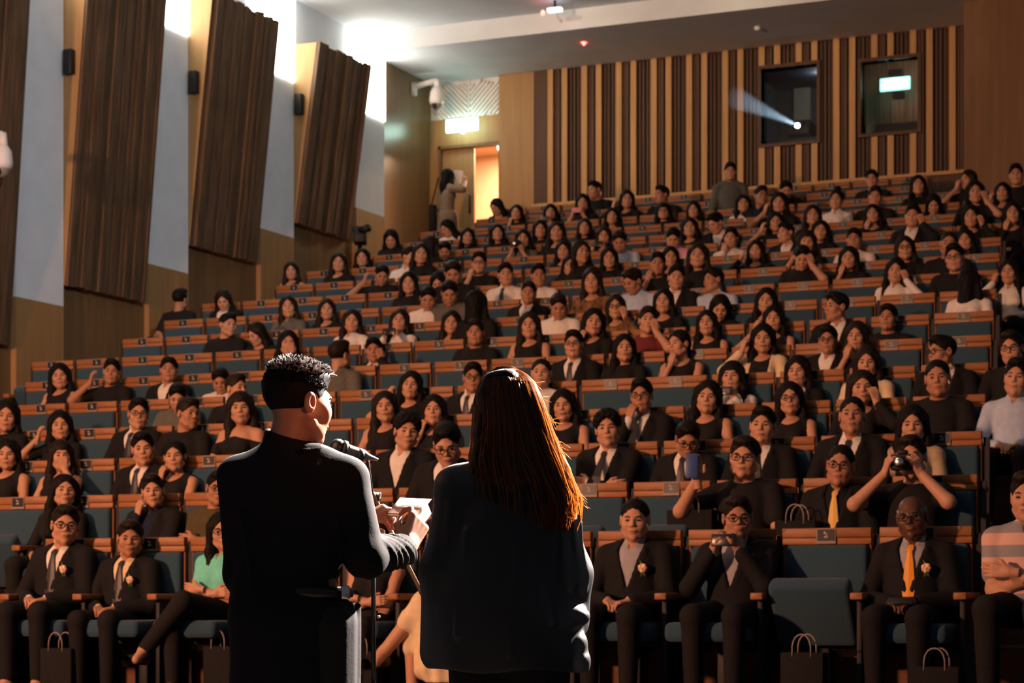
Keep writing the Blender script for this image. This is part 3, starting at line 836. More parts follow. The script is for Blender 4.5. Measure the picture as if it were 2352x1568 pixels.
# ceiling fittings
M['led'] = emis('red_led', (1, .05, .04), 10); M['tube'] = emis('pale_tube', (.8, .9, 1), 1.6); M['spotw'] = emis('pale_spot', (.9, .92, 1), 1.2)
r = empty('ceiling_unit', (-12.36, 29.3, 9.68), label='pale ceiling box with a red light before the ceiling step', cat='detector')
MB().box(-.11, .11, -.05, .05, -.03, .03, 0, .01).build('unit_case', [M['tube']], r); MB().box(-.015, .015, -.015, .015, .03, .15, 0).build('stem', [M['dark']], r)
MB().ell((-.19, 0, -.02), (.03, .03, .04), 0).build('red_light', [M['led']], r)
b = MB(); b.ell((0, 0, 0), (.018, .018, .022)); b.box(-.03, .03, -.03, .03, .01, .03)
b.build('ceiling_indicator', [M['led']], label='tiny red indicator under the rear ceiling', cat='indicator').location = (-12.43, 30.6, 9.49)
MB().ell((0, 0, 0), (.05, .05, .035)).build('smoke_detector', [M['cam']], label='small white smoke detector on the dark right ceiling', cat='detector').location = (-9.75, 30.8, 9.49)
# ------------------------------------------------------------------ audience: head position in the photo, m/f, hair, clothes, pose, extras
AUD = '''
140 1205 m short s 0 G,F
290 1235 m short C 0 F
508 1220 f long A 3 G,X
858 1238 f long v 3 D
1050 1215 f long q 0 X
1455 1192 m crop o 0 F
1690 1187 m short o 1 G,P
2098 1187 m bald E 0 G,F,P0,K
2362 1140 m short Z 3
137 1128 f long k 0
348 1127 m short n 2
490 1120 m short O 3 G
1708 1050 m short k 6 G,Pb
1925 1068 m crop Y 0 G
2098 1052 m short k 7 C
12 1042 f long v 0
133 1047 f fringe v 4
325 1030 m short s 0
398 1048 f tied v 2
925 990 m curly o 0
1030 1010 m short o 0 G,D
1395 985 m curly s 3
1573 1000 m short s 0 G,D
1748 977 m short s 0
1955 955 m crop s 0
2095 975 f long y 0
8 955 f long k 0
134 977 f long k 5
311 950 m short s 0 G
420 950 m short k 0 R
550 937 f fringe X 0
883 935 f long v 0
993 943 f long v 2
1294 930 f long v 0
1473 908 m short s 2 G
1620 912 f long v 0 P0
1813 915 f long v 0 G
1977 890 f long k 4
2155 868 m crop k 0
2332 868 m short B 0
405 905 m short g 0 D
505 868 m short W 0 D
533 893 m short k 0 R
937 885 f long v 5
1080 867 m short s 0 G
1240 857 m crop T 0
1680 865 f fringe W 1 P
1832 852 f long o 0
1990 832 f long c 0
135 863 f long v 0
250 853 m short k 5
383 850 m short o 0
646 845 m short r 2 D
772 815 m short g 0 B
857 803 m short s 4
1317 792 m short s 0 G
1430 800 f long k 0
1563 790 f tied v 2 L
1750 777 f long c 5
1900 780 m short o 0 G
1965 772 f long v 2
2172 808 m short o 0 G,L
2328 800 m short k 0 G
515 745 m short k 0 R
597 762 f long k 0 D,L
655 788 f long k 4
803 737 f long W 0
913 737 f long W 1 P
1033 740 f long k 0
1090 765 m short k 0
1215 748 f long v 0
1357 740 f long k 2
1483 737 m short r 4
1623 742 f long v 0
1775 733 f long v 5 P
1925 705 m short o 0 L
2037 730 m short k 0
407 687 m short k 0 B
514 685 f long o 0 D
661 705 f long g 0
747 711 f long k 0
980 680 m short W 0 D
1090 698 f long k 0 B
1210 673 m short o 0
1280 698 m short W 0 D
1413 705 f long N 4 G
1523 692 f long k 0
1648 702 f long k 0 D
1757 690 f long k 0
667 622 f long v 0
938 650 f long k 0
1008 645 f long k 0 D
1030 668 m short g 0 D
1160 630 m short T 0
1235 632 m short T 0
1306 610 f long o 0
1360 645 f long N 0
1463 640 m short B 0 D,L
1507 607 m short k 2
1550 637 m short o 0
1643 643 m short B 0 L
2055 622 f long W 4
2225 648 f long W 0 B
2318 625 f long W 5
870 627 m short k 5 D
775 603 f long k 0
830 592 f long k 0
933 590 m short W 0 R
962 583 f long k 0
1040 622 m short k 0 D
1097 605 m short k 2 G
1293 575 f long k 0
1330 580 f long k 0 R
1398 592 f long k 0
1537 590 f long k 0
1602 588 f long k 0
1735 575 f long k 5
1840 587 m short k 4 D
1948 592 f long k 2
2078 570 f long k 0 G
2195 592 m short k 0 G
2175 560 m crop k 0
2218 552 f long k 2
898 545 f long k 0 D
1020 572 m short k 0 D
1200 549 f long g 1 C
1238 527 f long k 0
1277 533 f long k 0
1340 522 f long k 0
1385 542 f long k 1 P
1425 550 m short B 0 D
1545 543 m short P 0 D
1583 523 f long k 0
1677 547 m short W 2
1808 535 m short o 0 L
1848 556 f fringe k 1 P
1880 530 f long k 0
1962 550 m short W 0
988 562 f long k 0 B
1070 543 f long k 0
1140 535 f long k 0
1035 520 f long W 0 L,D
1184 489 f long k 2
1263 487 f long k 1 P
1403 497 f long k 0
1522 485 f fringe k 0 G
1593 482 f long k 0
1653 508 m short o 0 L,D
1705 468 f long W 0
1780 510 f long k 5
1865 495 f long k 0
2005 492 f long k 2
2095 497 m short o 4
2231 497 f long k 4
2325 490 f long k 2
1743 451 m short n 0 R
1790 466 f long k 5
1920 460 f bun W 0
2008 452 m short k 0
2143 465 f long k 0 D
2240 442 f long k 4
2303 442 f long k 5
1147 472 f long k 0 L,D
1338 466 f long k 1 Pp
1437 458 f long k 5
1523 448 m short k 0 L
1370 436 m short k 0 L
1805 432 m short k 0 D
2003 412 m short k 0
2108 426 f long k 0
2228 413 f long k 5 L
2335 402 m short k 0
'''
CL = {  # phrase, upper garments [(mesh, child name, material)], lower material
 'k': ('a black top', [('tee', 'top', 'black')], 'black'), 'v': ('a sleeveless black top', [('vest', 'top', 'black')], 'black'),
 's': ('a black suit and dark tie', [('shirt', 'shirt', 'white'), ('jacket', 'jacket', 'suit'), ('TIE', 'necktie', 'tied')], 'suit'),
 'o': ('an open-collar black suit', [('shirt', 'shirt', 'white'), ('jacket', 'jacket', 'suit')], 'suit'),
 'C': ('a black suit over cream shirt', [('shirt', 'shirt', 'cream'), ('jacket', 'jacket', 'suit'), ('TIE', 'necktie', 'tied')], 'suit'),
 'Y': ('a black suit and yellow tie', [('shirt', 'shirt', 'suit'), ('jacket', 'jacket', 'suit'), ('TIE', 'necktie', 'tiey')], 'suit'),
 'E': ('a black suit and orange tie', [('shirt', 'shirt', 'gshirt'), ('jacket', 'jacket', 'suit'), ('TIE', 'necktie', 'tieo')], 'suit'),
 'W': ('a white shirt', [('shirt', 'shirt', 'white')], 'black'), 'T': ('a white shirt and tie', [('shirt', 'shirt', 'white'), ('TIE', 'necktie', 'tied')], 'black'),
 'g': ('a grey top', [('polo', 'top', 'grey')], 'black'), 'B': ('a pale blue shirt', [('shirt', 'shirt', 'paleb')], 'black'),
 'P': ('a pink shirt', [('polo', 'shirt', 'pink')], 'black'), 'n': ('a navy jacket', [('shirt', 'shirt', 'navy'), ('jacket', 'jacket', 'black')], 'black'),
 'O': ('an olive top', [('tee', 'top', 'olive')], 'black'), 'c': ('a cream cardigan', [('vest', 'top', 'black'), ('cardigan', 'cardigan', 'cream')], 'black'),
 'y': ('a beige cardigan', [('vest', 'top', 'black'), ('cardigan', 'cardigan', 'beige')], 'black'), 'N': ('a brown print top', [('top', 'top', 'brown')], 'black'),
 'A': ('an aqua polo shirt', [('polo', 'polo_shirt', 'aqua')], 'black'), 'Z': ('a striped polo shirt', [('polo', 'polo_shirt', 'stripe')], 'black'),
 'X': ('an off-shoulder black dress', [('off', 'dress', 'black')], 'black'), 'r': ('a dark red top', [('tee', 'top', 'maroon')], 'black'),
 'q': ('a black top and cream skirt', [('vest', 'top', 'black')], 'cream'),
}
POSE = {0: '', 1: 'both hands raised', 2: 'hand at chin', 3: 'arms folded', 4: 'left hand raised', 5: 'right hand raised', 6: 'holding up a phone', 7: 'aiming a camera'}
ORD = ['front', 'second', 'third', 'fourth', 'fifth', 'sixth', 'seventh', 'eighth', 'ninth', 'tenth', 'eleventh', 'twelfth', 'thirteenth', 'fourteenth', 'fifteenth', 'sixteenth', 'seventeenth', 'eighteenth', 'nineteenth', 'twentieth', 'twenty-first', 'twenty-second']
ORN = ['first'] + ORD[1:]
ROWN = [o if o != 'front' else 'front' for o in ORD]
ROWN[NROW - 1] = 'rearmost'
HC = 1.125
people = []
for ln in AUD.strip().split('\n'):
    w = ln.split(); px, py = float(w[0]), float(w[1])
    best = None
    for k in range(NROW):
        p = at(px, py, rowY(k) - .15)
        dz = p.z - rowZ(k) - HC * (1 if w[2] == 'm' else .97)
        if best is None or abs(dz) < abs(best[1]): best = (k, dz, p)
    people.append(dict(px=px, py=py, sx=w[2], hair=w[3], cl=w[4], pose=int(w[5]), opt=set(w[6].split(',')) if len(w) > 6 else set(), k=best[0], dz=best[1], X=best[2].x, Zh=best[2].z))
# two people in one place of a row: move the worse fit to the next row
for it in range(4):
    for p in people:
        for q in people:
            if p is not q and p['k'] == q['k'] and abs(p['X'] - q['X']) < .40 and abs(p['dz']) >= abs(q['dz']):
                nk = p['k'] + (1 if p['dz'] > 0 else -1)
                if 0 <= nk < NROW:
                    pt = at(p['px'], p['py'], rowY(nk) - .15); p['k'] = nk; p['X'] = pt.x; p['Zh'] = pt.z; p['dz'] = pt.z - rowZ(nk) - HC
                break
rows = {k: sorted([p for p in people if p['k'] == k], key=lambda p: p['px']) for k in range(NROW)}
used = {}
for k in range(NROW):
    n = len(rows[k])
    for i, p in enumerate(rows[k]):
        pl = CL[p['cl']][0]; ps = POSE[p['pose']]
        if p['pose'] == 1 and p['opt'] & {'P', 'Pp'}: ps = 'raising a phone'
        if p['pose'] == 1 and 'C' in p['opt']: ps = 'raising a camera'
        if not ps and 'B' in p['opt']: ps = 'turned away'
        if not ps and 'D' in p['opt']: ps = 'looking down'
        if not ps and 'F' in p['opt']: ps = 'corsage on the lapel'
        if not ps and 'G' in p['opt']: ps = 'wearing glasses'
        p['ps'] = ps
        p['short'] = f"person in {pl}" + (f" {ps}" if ps else '')
        p['ord'] = ORN[i]
        pos = f"{ORN[i]} from left in the {ROWN[k]} row"
        if i == 0: pos = f"leftmost in the {ROWN[k]} row"
        elif i == n - 1: pos = f"rightmost in the {ROWN[k]} row"
        p['label'] = f"person in {pl}, " + (f"{ps}, " if ps else '') + pos
        p['pos'] = pos
        ws = p['label'].split()
        if len(ws) > 16: p['label'] = f"person in {pl}, {pos}"

# ------------------------------------------------------------------ auditorium seats
def P_(name, mb, mats): return mb.mesh(name, mats)
b = MB(); hw = SEAT / 2 - .024
b.box(-hw, hw, -.012, .035, .985, 1.040, 0, .005); b.box(-hw, hw, -.006, .035, .945, .984, 0, .004)
ME_BOARD = P_('back_board', b, [M['cwood']])
b = MB(); b.box(-hw, -hw + .014, .004, .055, .30, .944, 0, .006); b.box(hw - .014, hw, .004, .055, .30, .944, 0, .006); b.box(-hw + .02, hw - .02, .035, .06, .30, 1.02, 0)
ME_SHELL = P_('back_shell', b, [M['cshell']])
b = MB(); b.box(-hw + .018, hw - .018, -.035, .034, .50, .942, 0, .026, 3)
ME_CUSH = P_('back_cushion', b, [M['cloth']])
b = MB(); b.box(-.235, .235, -.42, .0, -.055, .055, 0, .035, 3)
ME_SEATC = P_('seat_cushion', b, [M['cloth']])
b = MB(); b.box(-.037, .037, -.43, -.06, .628, .668, 0, .008)
ME_ARM = P_('armrest', b, [M['cwood']])
b = MB(); b.box(-.016, .016, -.36, -.02, .0, .63, 0, .006); b.box(-.020, .020, .03, .06, .0, 1.0, 0)
ME_POST = P_('armrest_post', b, [M['cmetal']])
b = MB(); b.box(-.22, .22, -.10, -.05, .34, .40, 0, .01); b.box(-.05, .05, -.12, .03, .0, .36, 0, .01); b.box(-.14, .14, -.16, .06, 0, .03, 0, .01)
ME_PED = P_('pedestal', b, [M['cmetal']])
b = MB(); b.box(-.056, .056, -.018, -.012, .950, 1.036, 1); b.box(-.050, .050, -.021, -.018, .966, 1.031, 0)
b.box(-.012, -.002, -.0225, -.021, 1.006, 1.018, 2); b.box(.002, .008, -.0225, -.021, 1.000, 1.010, 2)
for i in range(4): b.box(-.010 + i * .006, -.006 + i * .006, -.0225, -.021, .982 + (i % 2) * .003, .994 + (i % 3) * .002, 2)
ME_PLQ = P_('number_plaque', b, [M['plq'], M['plf'], M['plt']])
n_seat = 0
for k in range(NROW):
    Y, Z = rowY(k), rowZ(k)
    x0 = -2.568 - .22 * k
    xl, xr = max(-14.35, at(-50, 0, Y).x), at(2410, 0, Y).x
    j0 = math.ceil((xl - x0) / SEAT); j1 = math.floor((xr - x0) / SEAT)
    xs = [x0 + (j + .5) * SEAT for j in range(j0, j1)]
    if k >= 15: xs = [x for x in xs if x < -7.1]
    occ = {}
    for p in sorted(rows[k], key=lambda p: p['X']):
        c = [i for i in range(len(xs)) if i not in occ]
        if c:
            i = min(c, key=lambda i: abs(xs[i] - p['X']))
            if abs(xs[i] - p['X']) < SEAT: occ[i] = p
    free = [i for i in range(len(xs)) if i not in occ]
    for i, x in enumerate(xs):
        if i in occ:
            p = occ[i]; lab = f"blue seat under the person {p['pos']}" if True else ''
        else:
            a = free.index(i)
            if len(free) == 1: q = 'only empty one'
            elif a == 0: q = 'leftmost empty one'
            elif a == len(free) - 1: q = 'rightmost empty one'
            else: q = f"{ORN[a]} empty one from left"
            lab = f"empty blue seat, {q} in the {ROWN[k]} row"
        r = empty('auditorium_seat', (x, Y, Z), label=lab, cat='seat', group=f'blue seats of the {ROWN[k]} row')
        bd = link('back_board', ME_BOARD, r); link('number_plaque', ME_PLQ, bd)
        link('back_shell', ME_SHELL, r); link('back_cushion', ME_CUSH, r)
        s = link('seat_cushion', ME_SEATC, r)
        if i in occ: s.location = (0, -.10, .445)
        else: s.location = (0, -.13, .385); s.rotation_euler = (math.radians(-56), 0, 0)
        for sx in ((-1,) if i < len(xs) - 1 else (-1, 1)):
            am = link('armrest', ME_ARM, r); am.location = (sx * SEAT / 2, 0, 0)
            po = link('armrest_post', ME_POST, am)
        if k < 8: link('pedestal', ME_PED, r)
        n_seat += 1
print('seats', n_seat, 'people', len(people), [len(rows[k]) for k in range(NROW)])

# ------------------------------------------------------------------ building the audience
GLASS = glasses_mesh(); TIES = {}
b = MB().box(-.037, .037, -.004, .004, -.075, .075, 0, .006); ME_PH = b.mesh('phone', [M['phone']])
def corsage():
    b = MB()
    for i in range(7):
        a = i * .9; b.ell((.016 * math.cos(a), -.012 - .004 * (i % 2), .016 * math.sin(a)), (.014, .010, .014), i % 2, 8)
    b.ell((.0, -.02, .0), (.010, .008, .010), 1, 8)
    for a in (-.5, .1, .6): b.tube([(0, -.004, -.01), (.03 * math.sin(a), -.008, -.05)], [.006, .002], 5, 2)
    b.tube([(0, -.004, .01), (-.02, -.006, .045)], [.008, .002], 5, 2)
    return b.mesh('corsage', [M['flower'], M['flowery'], M['leaf']])
ME_COR = corsage()
prs = random.Random(5)

def make_head(p, fine):
    V, Q, MI = head_np(p['sx'], fine, p['px'] in (883, 1430, 1750, 1317, 1294, 1357))
    return V, Q, MI

def head_matrix(yaw, pitch, roll, at_=HEADC, sc=1):
    piv = Vector((0, .035, -.115))
    R = Matrix.Rotation(yaw, 4, 'Z') @ Matrix.Rotation(pitch, 4, 'X') @ Matrix.Rotation(roll, 4, 'Y')
    return Matrix.Translation(at_ + piv) @ R @ Matrix.Translation(-piv) @ Matrix.Scale(sc, 4)

for p in people:
    k = p['k']; fine = k <= 6
    hz = HC
    need = p['Zh'] - rowZ(k)
    sc = min(1.07, max(.93, need / hz)); dz = need - hz * sc
    dz = min(.20, max(-.22, dz))
    o = p['opt']; crossed = 'X' in o
    tx = math.atan2(-1.6 - p['X'], p['px'] * 0 + rowY(k) - 3.5)
    yaw = tx * .9 + prs.uniform(-.16, .16); pitch = prs.uniform(-.03, .12); roll = prs.uniform(-.10, .10)
    if 'D' in o: pitch = .5
    if 'L' in o: yaw -= .75
    if 'R' in o: yaw += .6
    if 'B' in o: yaw += 2.5; pitch = -.1
    # the model looks along -y; +pitch (about x) tips the face down
    hm = head_matrix(yaw, pitch, roll, HEADC, 1.05)
    Bv, Bq, Bm = body_np(p['sx'], p['pose'], crossed)
    Hv, Hq, Hm = make_head(p, fine)
    wv = prs.uniform(.96, 1.05); hv = prs.uniform(.97, 1.04)
    Hv2 = Hv * np.array((wv, 1, hv))
    V, Q, MI = join([(Bv, Bq, 0), (xf(Hv2, hm), Hq, 0)])
    MI[len(Bq):] = Hm
    sk = M['skin3'] if 'K' in o else (M['skin2'] if (p['sx'] == 'm' and prs.random() < .55) else M['skin'])
    me = mesh_np('person', V, Q, [sk, M['eye'], M['brow'], M['lip']], MI)
    r = link('person', me)
    r.location = (p['X'], rowY(k), rowZ(k) + dz); r.scale = (sc, sc, sc)
    tag(r, label=p['label'], cat='person', group=f"audience in the {ROWN[k]} row")
    hk = p['hair']
    hme = hair_get(hk, fine, None)
    S3 = Matrix.Diagonal((wv, 1, hv, 1)); hb = 1.07 if p['sx'] == 'f' else 1.02
    link('hair', hme, r, hm @ S3 @ Matrix.Diagonal((hb, 1.0, hb * .99, 1)), M['hairg'] if hk == 'bald' else (M['hairb'] if prs.random() < .3 else M['hair']))
    if 'G' in o: link('glasses', GLASS, r, hm @ S3)
    ph, ups, low = CL[p['cl']]
    for g, nm, m in ups:
        m = M[m]
        if p['cl'] == 'o' and p['px'] in (1455, 1690) and nm == 'shirt': m = M['gshirt']
        if g == 'TIE':
            kk = (p['sx'], p['pose'])
            if kk not in TIES: TIES[kk] = tie_mesh(*kk)
            link('necktie', TIES[kk], r, None, m)
        elif p['cl'] == 'k' and p['sx'] == 'f' and g == 'tee' and int(p['px']) % 2: garment('top', p['sx'], p['pose'], crossed, m, r, 'top')
        else: garment(g, p['sx'], p['pose'], crossed, m, r, nm)
    if p['cl'] == 'q': garment('wrap', 'f', 0, True, M['cream'], r, 'skirt')
    else: garment('trousers', p['sx'], 0, crossed, M[low], r)
    garment('shoes', p['sx'], 0, crossed, M['shoe'], r)
    if 'F' in o:
        c = link('corsage', ME_COR, r); c.location = (.10, front_y(garment_np('jacket', p['sx'], p['pose'], False)[0], .10, .83) - .004, .83)
    W = r.matrix_basis
    mw = Matrix.Translation(r.location) @ Matrix.Scale(sc, 4)
    def held(loc, rot, m, what):
        ob = link('phone', ME_PH, None, mw @ Matrix.Translation(loc) @ Matrix.Rotation(rot[2], 4, 'Z') @ Matrix.Rotation(rot[0], 4, 'X') @ Matrix.Rotation(rot[1], 4, 'Y'), m)
        tag(ob, label=f"{what} held by the person {p['pos']}", cat='phone', group='phones held up in the audience')
    if p['pose'] == 1 and not 'C' in o: held((0, -.375, .985), (-.15, math.pi / 2, 0), M['phonep'] if 'Pp' in o else M['phone'], 'pink phone' if 'Pp' in o else 'dark phone')
    if p['pose'] == 6: held((-.215, -.475, 1.06), (-.1, 0, .2), M['phoneb'], 'blue phone')
    if 'P0' in o: held((0, -.47, .645), (-1.0, math.pi / 2, 0), M['phone'], 'dark phone')
    if 'C' in o:
        cz = 1.09 if p['pose'] == 7 else 1.03
        b = MB(); b.box(-.07, .07, -.035, .035, -.048, .048, 0, .01); b.box(-.03, .03, -.03, .03, .045, .075, 0, .012); b.tube([(0, -.03, 0), (0, -.12, -.005)], [.036, .034], 14, 0); b.tube([(0, -.121, -.005), (0, -.123, -.005)], [.028, .026], 14, 1)
        ob = b.build('camera', [M['dark'], M['chrome']], label=f"black camera held by the person {p['pos']}", cat='camera', group='cameras held up in the audience')
        ob.matrix_local = mw @ Matrix.Translation((-.02, -.33, cz)) @ Matrix.Rotation(yaw * .6, 4, 'Z')
# ------------------------------------------------------------------ the two presenters (local axes: x to the photo's right, y away from the camera, z up from the stage)
DP = 6.41
def stage_root(name, px, d=DP, **kw):
    u = (px - 1176) / F * d
    o = empty(name, (-d * SN + u * CS, d * CS + u * SN, 0), YAW, **kw); return o
def loc2(px, py, px0, d=DP): return ((px - px0) * d / F, ZC + (HOR - py) * d / F)
def arr(*a): return np.array(a, float)

# --- man in the black suit
RM = Matrix.Translation((-.004, .0, 1.632)) @ Matrix.Rotation(math.pi - math.radians(52), 4, 'Z') @ Matrix.Rotation(.10, 4, 'X')
V, Q, MI = head_mesh('m', .003, False, .050)
parts = [(xf(V * np.array((1.0, 1.0, 1.0)), RM), Q, 0)]; hm = MI
shL, shR = (-.185, .0, 1.415), (.140, -.005, 1.41)
elL, wrL = (-.175, .06, 1.13), (.150, .285, 1.29)
elR, wrR = (.195, -.04, 1.175), (.305, .16, 1.212)
sk_ops = [ell((-.02, .01, 1.30), (.155, .10, .18), .04), ell((-.03, .01, 1.06), (.14, .10, .2), .05), cone((-.03, .01, 1.46), .05, (-.02, .02, 1.54), .055, .03),
          cone(shL, .05, elL, .042), cone(elL, .042, wrL, .028), cone(shR, .05, elR, .042), cone(elR, .042, wrR, .029)]
for s in (-1, 1): sk_ops += [cone((-.02 + s * .085, .02, .95), .085, (-.02 + s * .10, .02, .50), .058), cone((-.02 + s * .10, .02, .50), .056, (-.02 + s * .11, .03, .09), .036), cone((-.02 + s * .11, .03, .06), .035, (-.02 + s * .12, .16, .035), .032)]
body = surf(sk_ops, (-.36, -.25, 0), (.45, .40, 1.58), .010)
hR = hand_at(wrR, (.34, .42, .80), (-.75, .65, .0), -1, .95, .003, 0, .9, 1.06)
hL = hand_at(wrL, (.60, .60, .30), (.6, -.2, -.8), -1, .75, .003, 0, .8, 1.02)
V, Q, MI = join(parts + [(*body, 0), (*hR, 0), (*hL, 0)]); MI[:len(hm)] = hm
rt = stage_root('person', 690)
me = mesh_np('person', V, Q, [M['skin_s'], M['eye'], M['brow'], M['lip']], MI)
bpy.data.objects.remove(rt)
def as_root(me, px, label, cat, d=DP, name='person', group=None):
    u = (px - 1176) / F * d
    o = link(name, me); o.location = (-d * SN + u * CS, d * CS + u * SN, 0); o.rotation_euler = (0, 0, YAW)
    return tag(o, label=label, cat=cat, group=group)
man = as_root(me, 690, 'person in black suit on stage, back turned, reading cards at the microphone', 'person', group='presenters on stage')
# jacket
jk = [ell((-.018, .0, 1.29), (.178, .118, .19), .05), ell((-.022, -.02, 1.39), (.165, .098, .095), .05), ell((-.045, .01, 1.07), (.158, .115, .24), .06),
      cone((-.055, .012, .98), .150, (-.060, .015, .60), .158, .06),
      cone((-.045, .0, 1.495), .048, (-.180, .0, 1.418), .052, .04), cone((.005, .0, 1.495), .050, (.140, -.005, 1.412), .054, .04),
      cone((-.038, -.012, 1.45), .080, (-.036, -.016, 1.575), .064, .02),
      cone(shL, .060, elL, .055, .03), cone(elL, .056, wrL, .045, .03),
      cone(shR, .061, elR, .057, .03), cone(elR, .058, arr(*elR) * .16 + arr(*wrR) * .84, .047, .025)]
# sleeve folds fanning from the inside of the right elbow
eR, wR = arr(*elR), arr(*wrR); ax = (wR - eR); Ls = np.linalg.norm(ax); ax /= Ls
n1 = np.cross(ax, arr(0, 0, 1)); n1 /= np.linalg.norm(n1); n2 = np.cross(n1, ax)
if n1[1] > 0: n1 = -n1           # towards the camera
if n2[2] < 0: n2 = -n2
for s0, s1, w in ((.02, .42, .007), (.08, .58, .007), (.16, .74, .008), (.30, .90, .008), (.50, .97, .006)):
    prev = None
    for t in np.linspace(0, 1, 18):
        ang = math.radians(78 - 150 * t); s = (s0 + (s1 - s0) * math.sin(t * 1.5)) * Ls
        r = .060 - .011 * s / Ls
        q = eR + ax * s + (n2 * math.sin(ang) + n1 * math.cos(ang)) * r
        if prev is not None: jk.append(cone(prev, w * (1 - .5 * t), q, w * (1 - .5 * t), .009))
        prev = q
for a, b_ in (((.155, -.05, 1.36), (.205, -.09, 1.20)), ((.10, -.075, 1.33), (.15, -.09, 1.14)), ((-.16, -.075, 1.30), (-.12, -.10, 1.05)), ((.02, -.105, 1.485), (.07, -.075, 1.495))):
    jk.append(cone(a, .009, b_, .004, .02))
jk.append(func(lambda x, y, z: z - .80 + 0 * x + 0 * y, (-.3, -.3, .3), (.3, .3, .82), .004))
jk.append(cone((-.036, -.014, 1.50), .052, (-.03, -.012, 1.66), .060, .004, 's'))
jk.append(func(lambda x, y, z: 1.556 - (x + .095) * .30 + (y + .02) * .15 - z, (-.14, -.14, 1.48), (.10, .14, 1.70), .006))
jk.append(func(lambda x, y, z: np.maximum(x * -1 + .085 + (1.12 - z) * .12, z - 1.115) + 0 * y, (.04, -.3, .7), (.16, .3, 1.16), .012))
V, Q = surf(jk, (-.32, -.27, .76), (.42, .42, 1.60), .0065)
link('jacket', mesh_np('jacket', V, Q, [M['suit']]), man)
tr = [ell((-.02, .02, .97), (.165, .12, .11), .05)]
for s in (-1, 1):
    x = -.02 + s * .085; tr += [cone((x, .02, .98), .105, (x + s * .012, .015, .50), .085, .03), cone((x + s * .012, .015, .50), .085, (x + s * .02, .03, .06), .07, .03)]
for i, x in enumerate((.125, .150, .168)): tr.append(cone((x, -.045 + .03 * i, 1.04), .010, (x - .004, -.04 + .03 * i, .72), .012, .015))
V, Q = surf(tr, (-.30, -.2, .03), (.28, .25, 1.10), .009); M['trgrey'] = mat('charcoal_suiting', (.019, .017, .018), .8, .25, 120, .2, .15)
link('trousers', mesh_np('trousers', V, Q, [M['trgrey']]), man)
b = MB(); b.tube([(-.02 + .160 * math.cos(a), .02 + .118 * math.sin(a), 1.075) for a in np.linspace(0, 2 * math.pi, 33)], .018, 8, 0, cap=False)
b.box(.125, .150, -.075, -.055, 1.055, 1.095, 1, .004)
b.build('belt', [M['shoe'], M['chrome']], man)
b = surf([cone((-.02 + s * .11, .03, .05), .045, (-.02 + s * .12, .18, .035), .038, .03) for s in (-1, 1)], (-.25, -.08, 0), (.2, .26, .14), .008)
link('shoes', mesh_np('shoes', *b, [M['shoe']]), man)
# hair: base volume and tufts, paler on top as painted highlights
ho_ = hair_ops('crop'); ho_[2] = func(lambda x, y, z: z + .022 + y * .62 + 0 * x, (-.12, -.15, -.16), (.12, .14, .05), .02)
hv, hq = surf(ho_ + [ell((0, -.03, .085), (.06, .06, .035), .03)], (-.16, -.17, -.2), (.16, .2, .2), .004)
hs = random.Random(8)
parts = [(hv, hq, 0)]
HN = []
for i in range(2600):
    th = hs.uniform(0, 2 * math.pi); ph = math.acos(hs.uniform(.25, 1)) if hs.random() < .75 else hs.uniform(1.0, 1.5)
    d = arr(math.sin(ph) * math.cos(th), math.sin(ph) * math.sin(th), math.cos(ph))
    base = arr(0, .020, .040) + d * arr(.080, .098, .082)
    if base[1] < -.055 and base[2] < .075: continue
    if base[2] < .0 + max(0, -base[1]) * .6: continue
    ln = hs.uniform(.013, .024) if ph < 1.0 else .006
    tip = d * .8 + arr(hs.uniform(-.5, .5), hs.uniform(-.8, .15), hs.uniform(-.1, .5)); tip /= np.linalg.norm(tip)
    t2 = tip + arr(hs.uniform(-.7, .7), hs.uniform(-.7, .7), -.35)
    P3 = [base - d * .004, base + tip * ln * .6, base + tip * ln * .6 + t2 / np.linalg.norm(t2) * ln * .5]
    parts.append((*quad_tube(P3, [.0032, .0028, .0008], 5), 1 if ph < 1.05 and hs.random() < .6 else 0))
for i in range(420):
    a = hs.uniform(0, 2 * math.pi); q = hs.uniform(.0, 1.35)
    d = arr(math.sin(q) * math.cos(a), math.sin(q) * math.sin(a), math.cos(q)); base = arr(0, -.03, .085) + d * arr(.060, .060, .035)
    tip = d + arr(hs.uniform(-.5, .5), hs.uniform(-.9, .1), hs.uniform(0, .6)); tip /= np.linalg.norm(tip); ln = hs.uniform(.012, .022)
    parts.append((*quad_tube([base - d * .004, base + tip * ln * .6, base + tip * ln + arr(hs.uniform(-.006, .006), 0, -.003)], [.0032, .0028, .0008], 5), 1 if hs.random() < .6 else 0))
M['tuft'] = lit_through('highlight_hair_strands', (.34, .31, .29), (.25, .21, .18), .26, .2, .8)  # pale grey on black hair, the highlights put into the colour
V, Q, MI = join(parts)
link('hair', mesh_np('hair', V, Q, [M['hair'], M['tuft']], MI), man, RM)

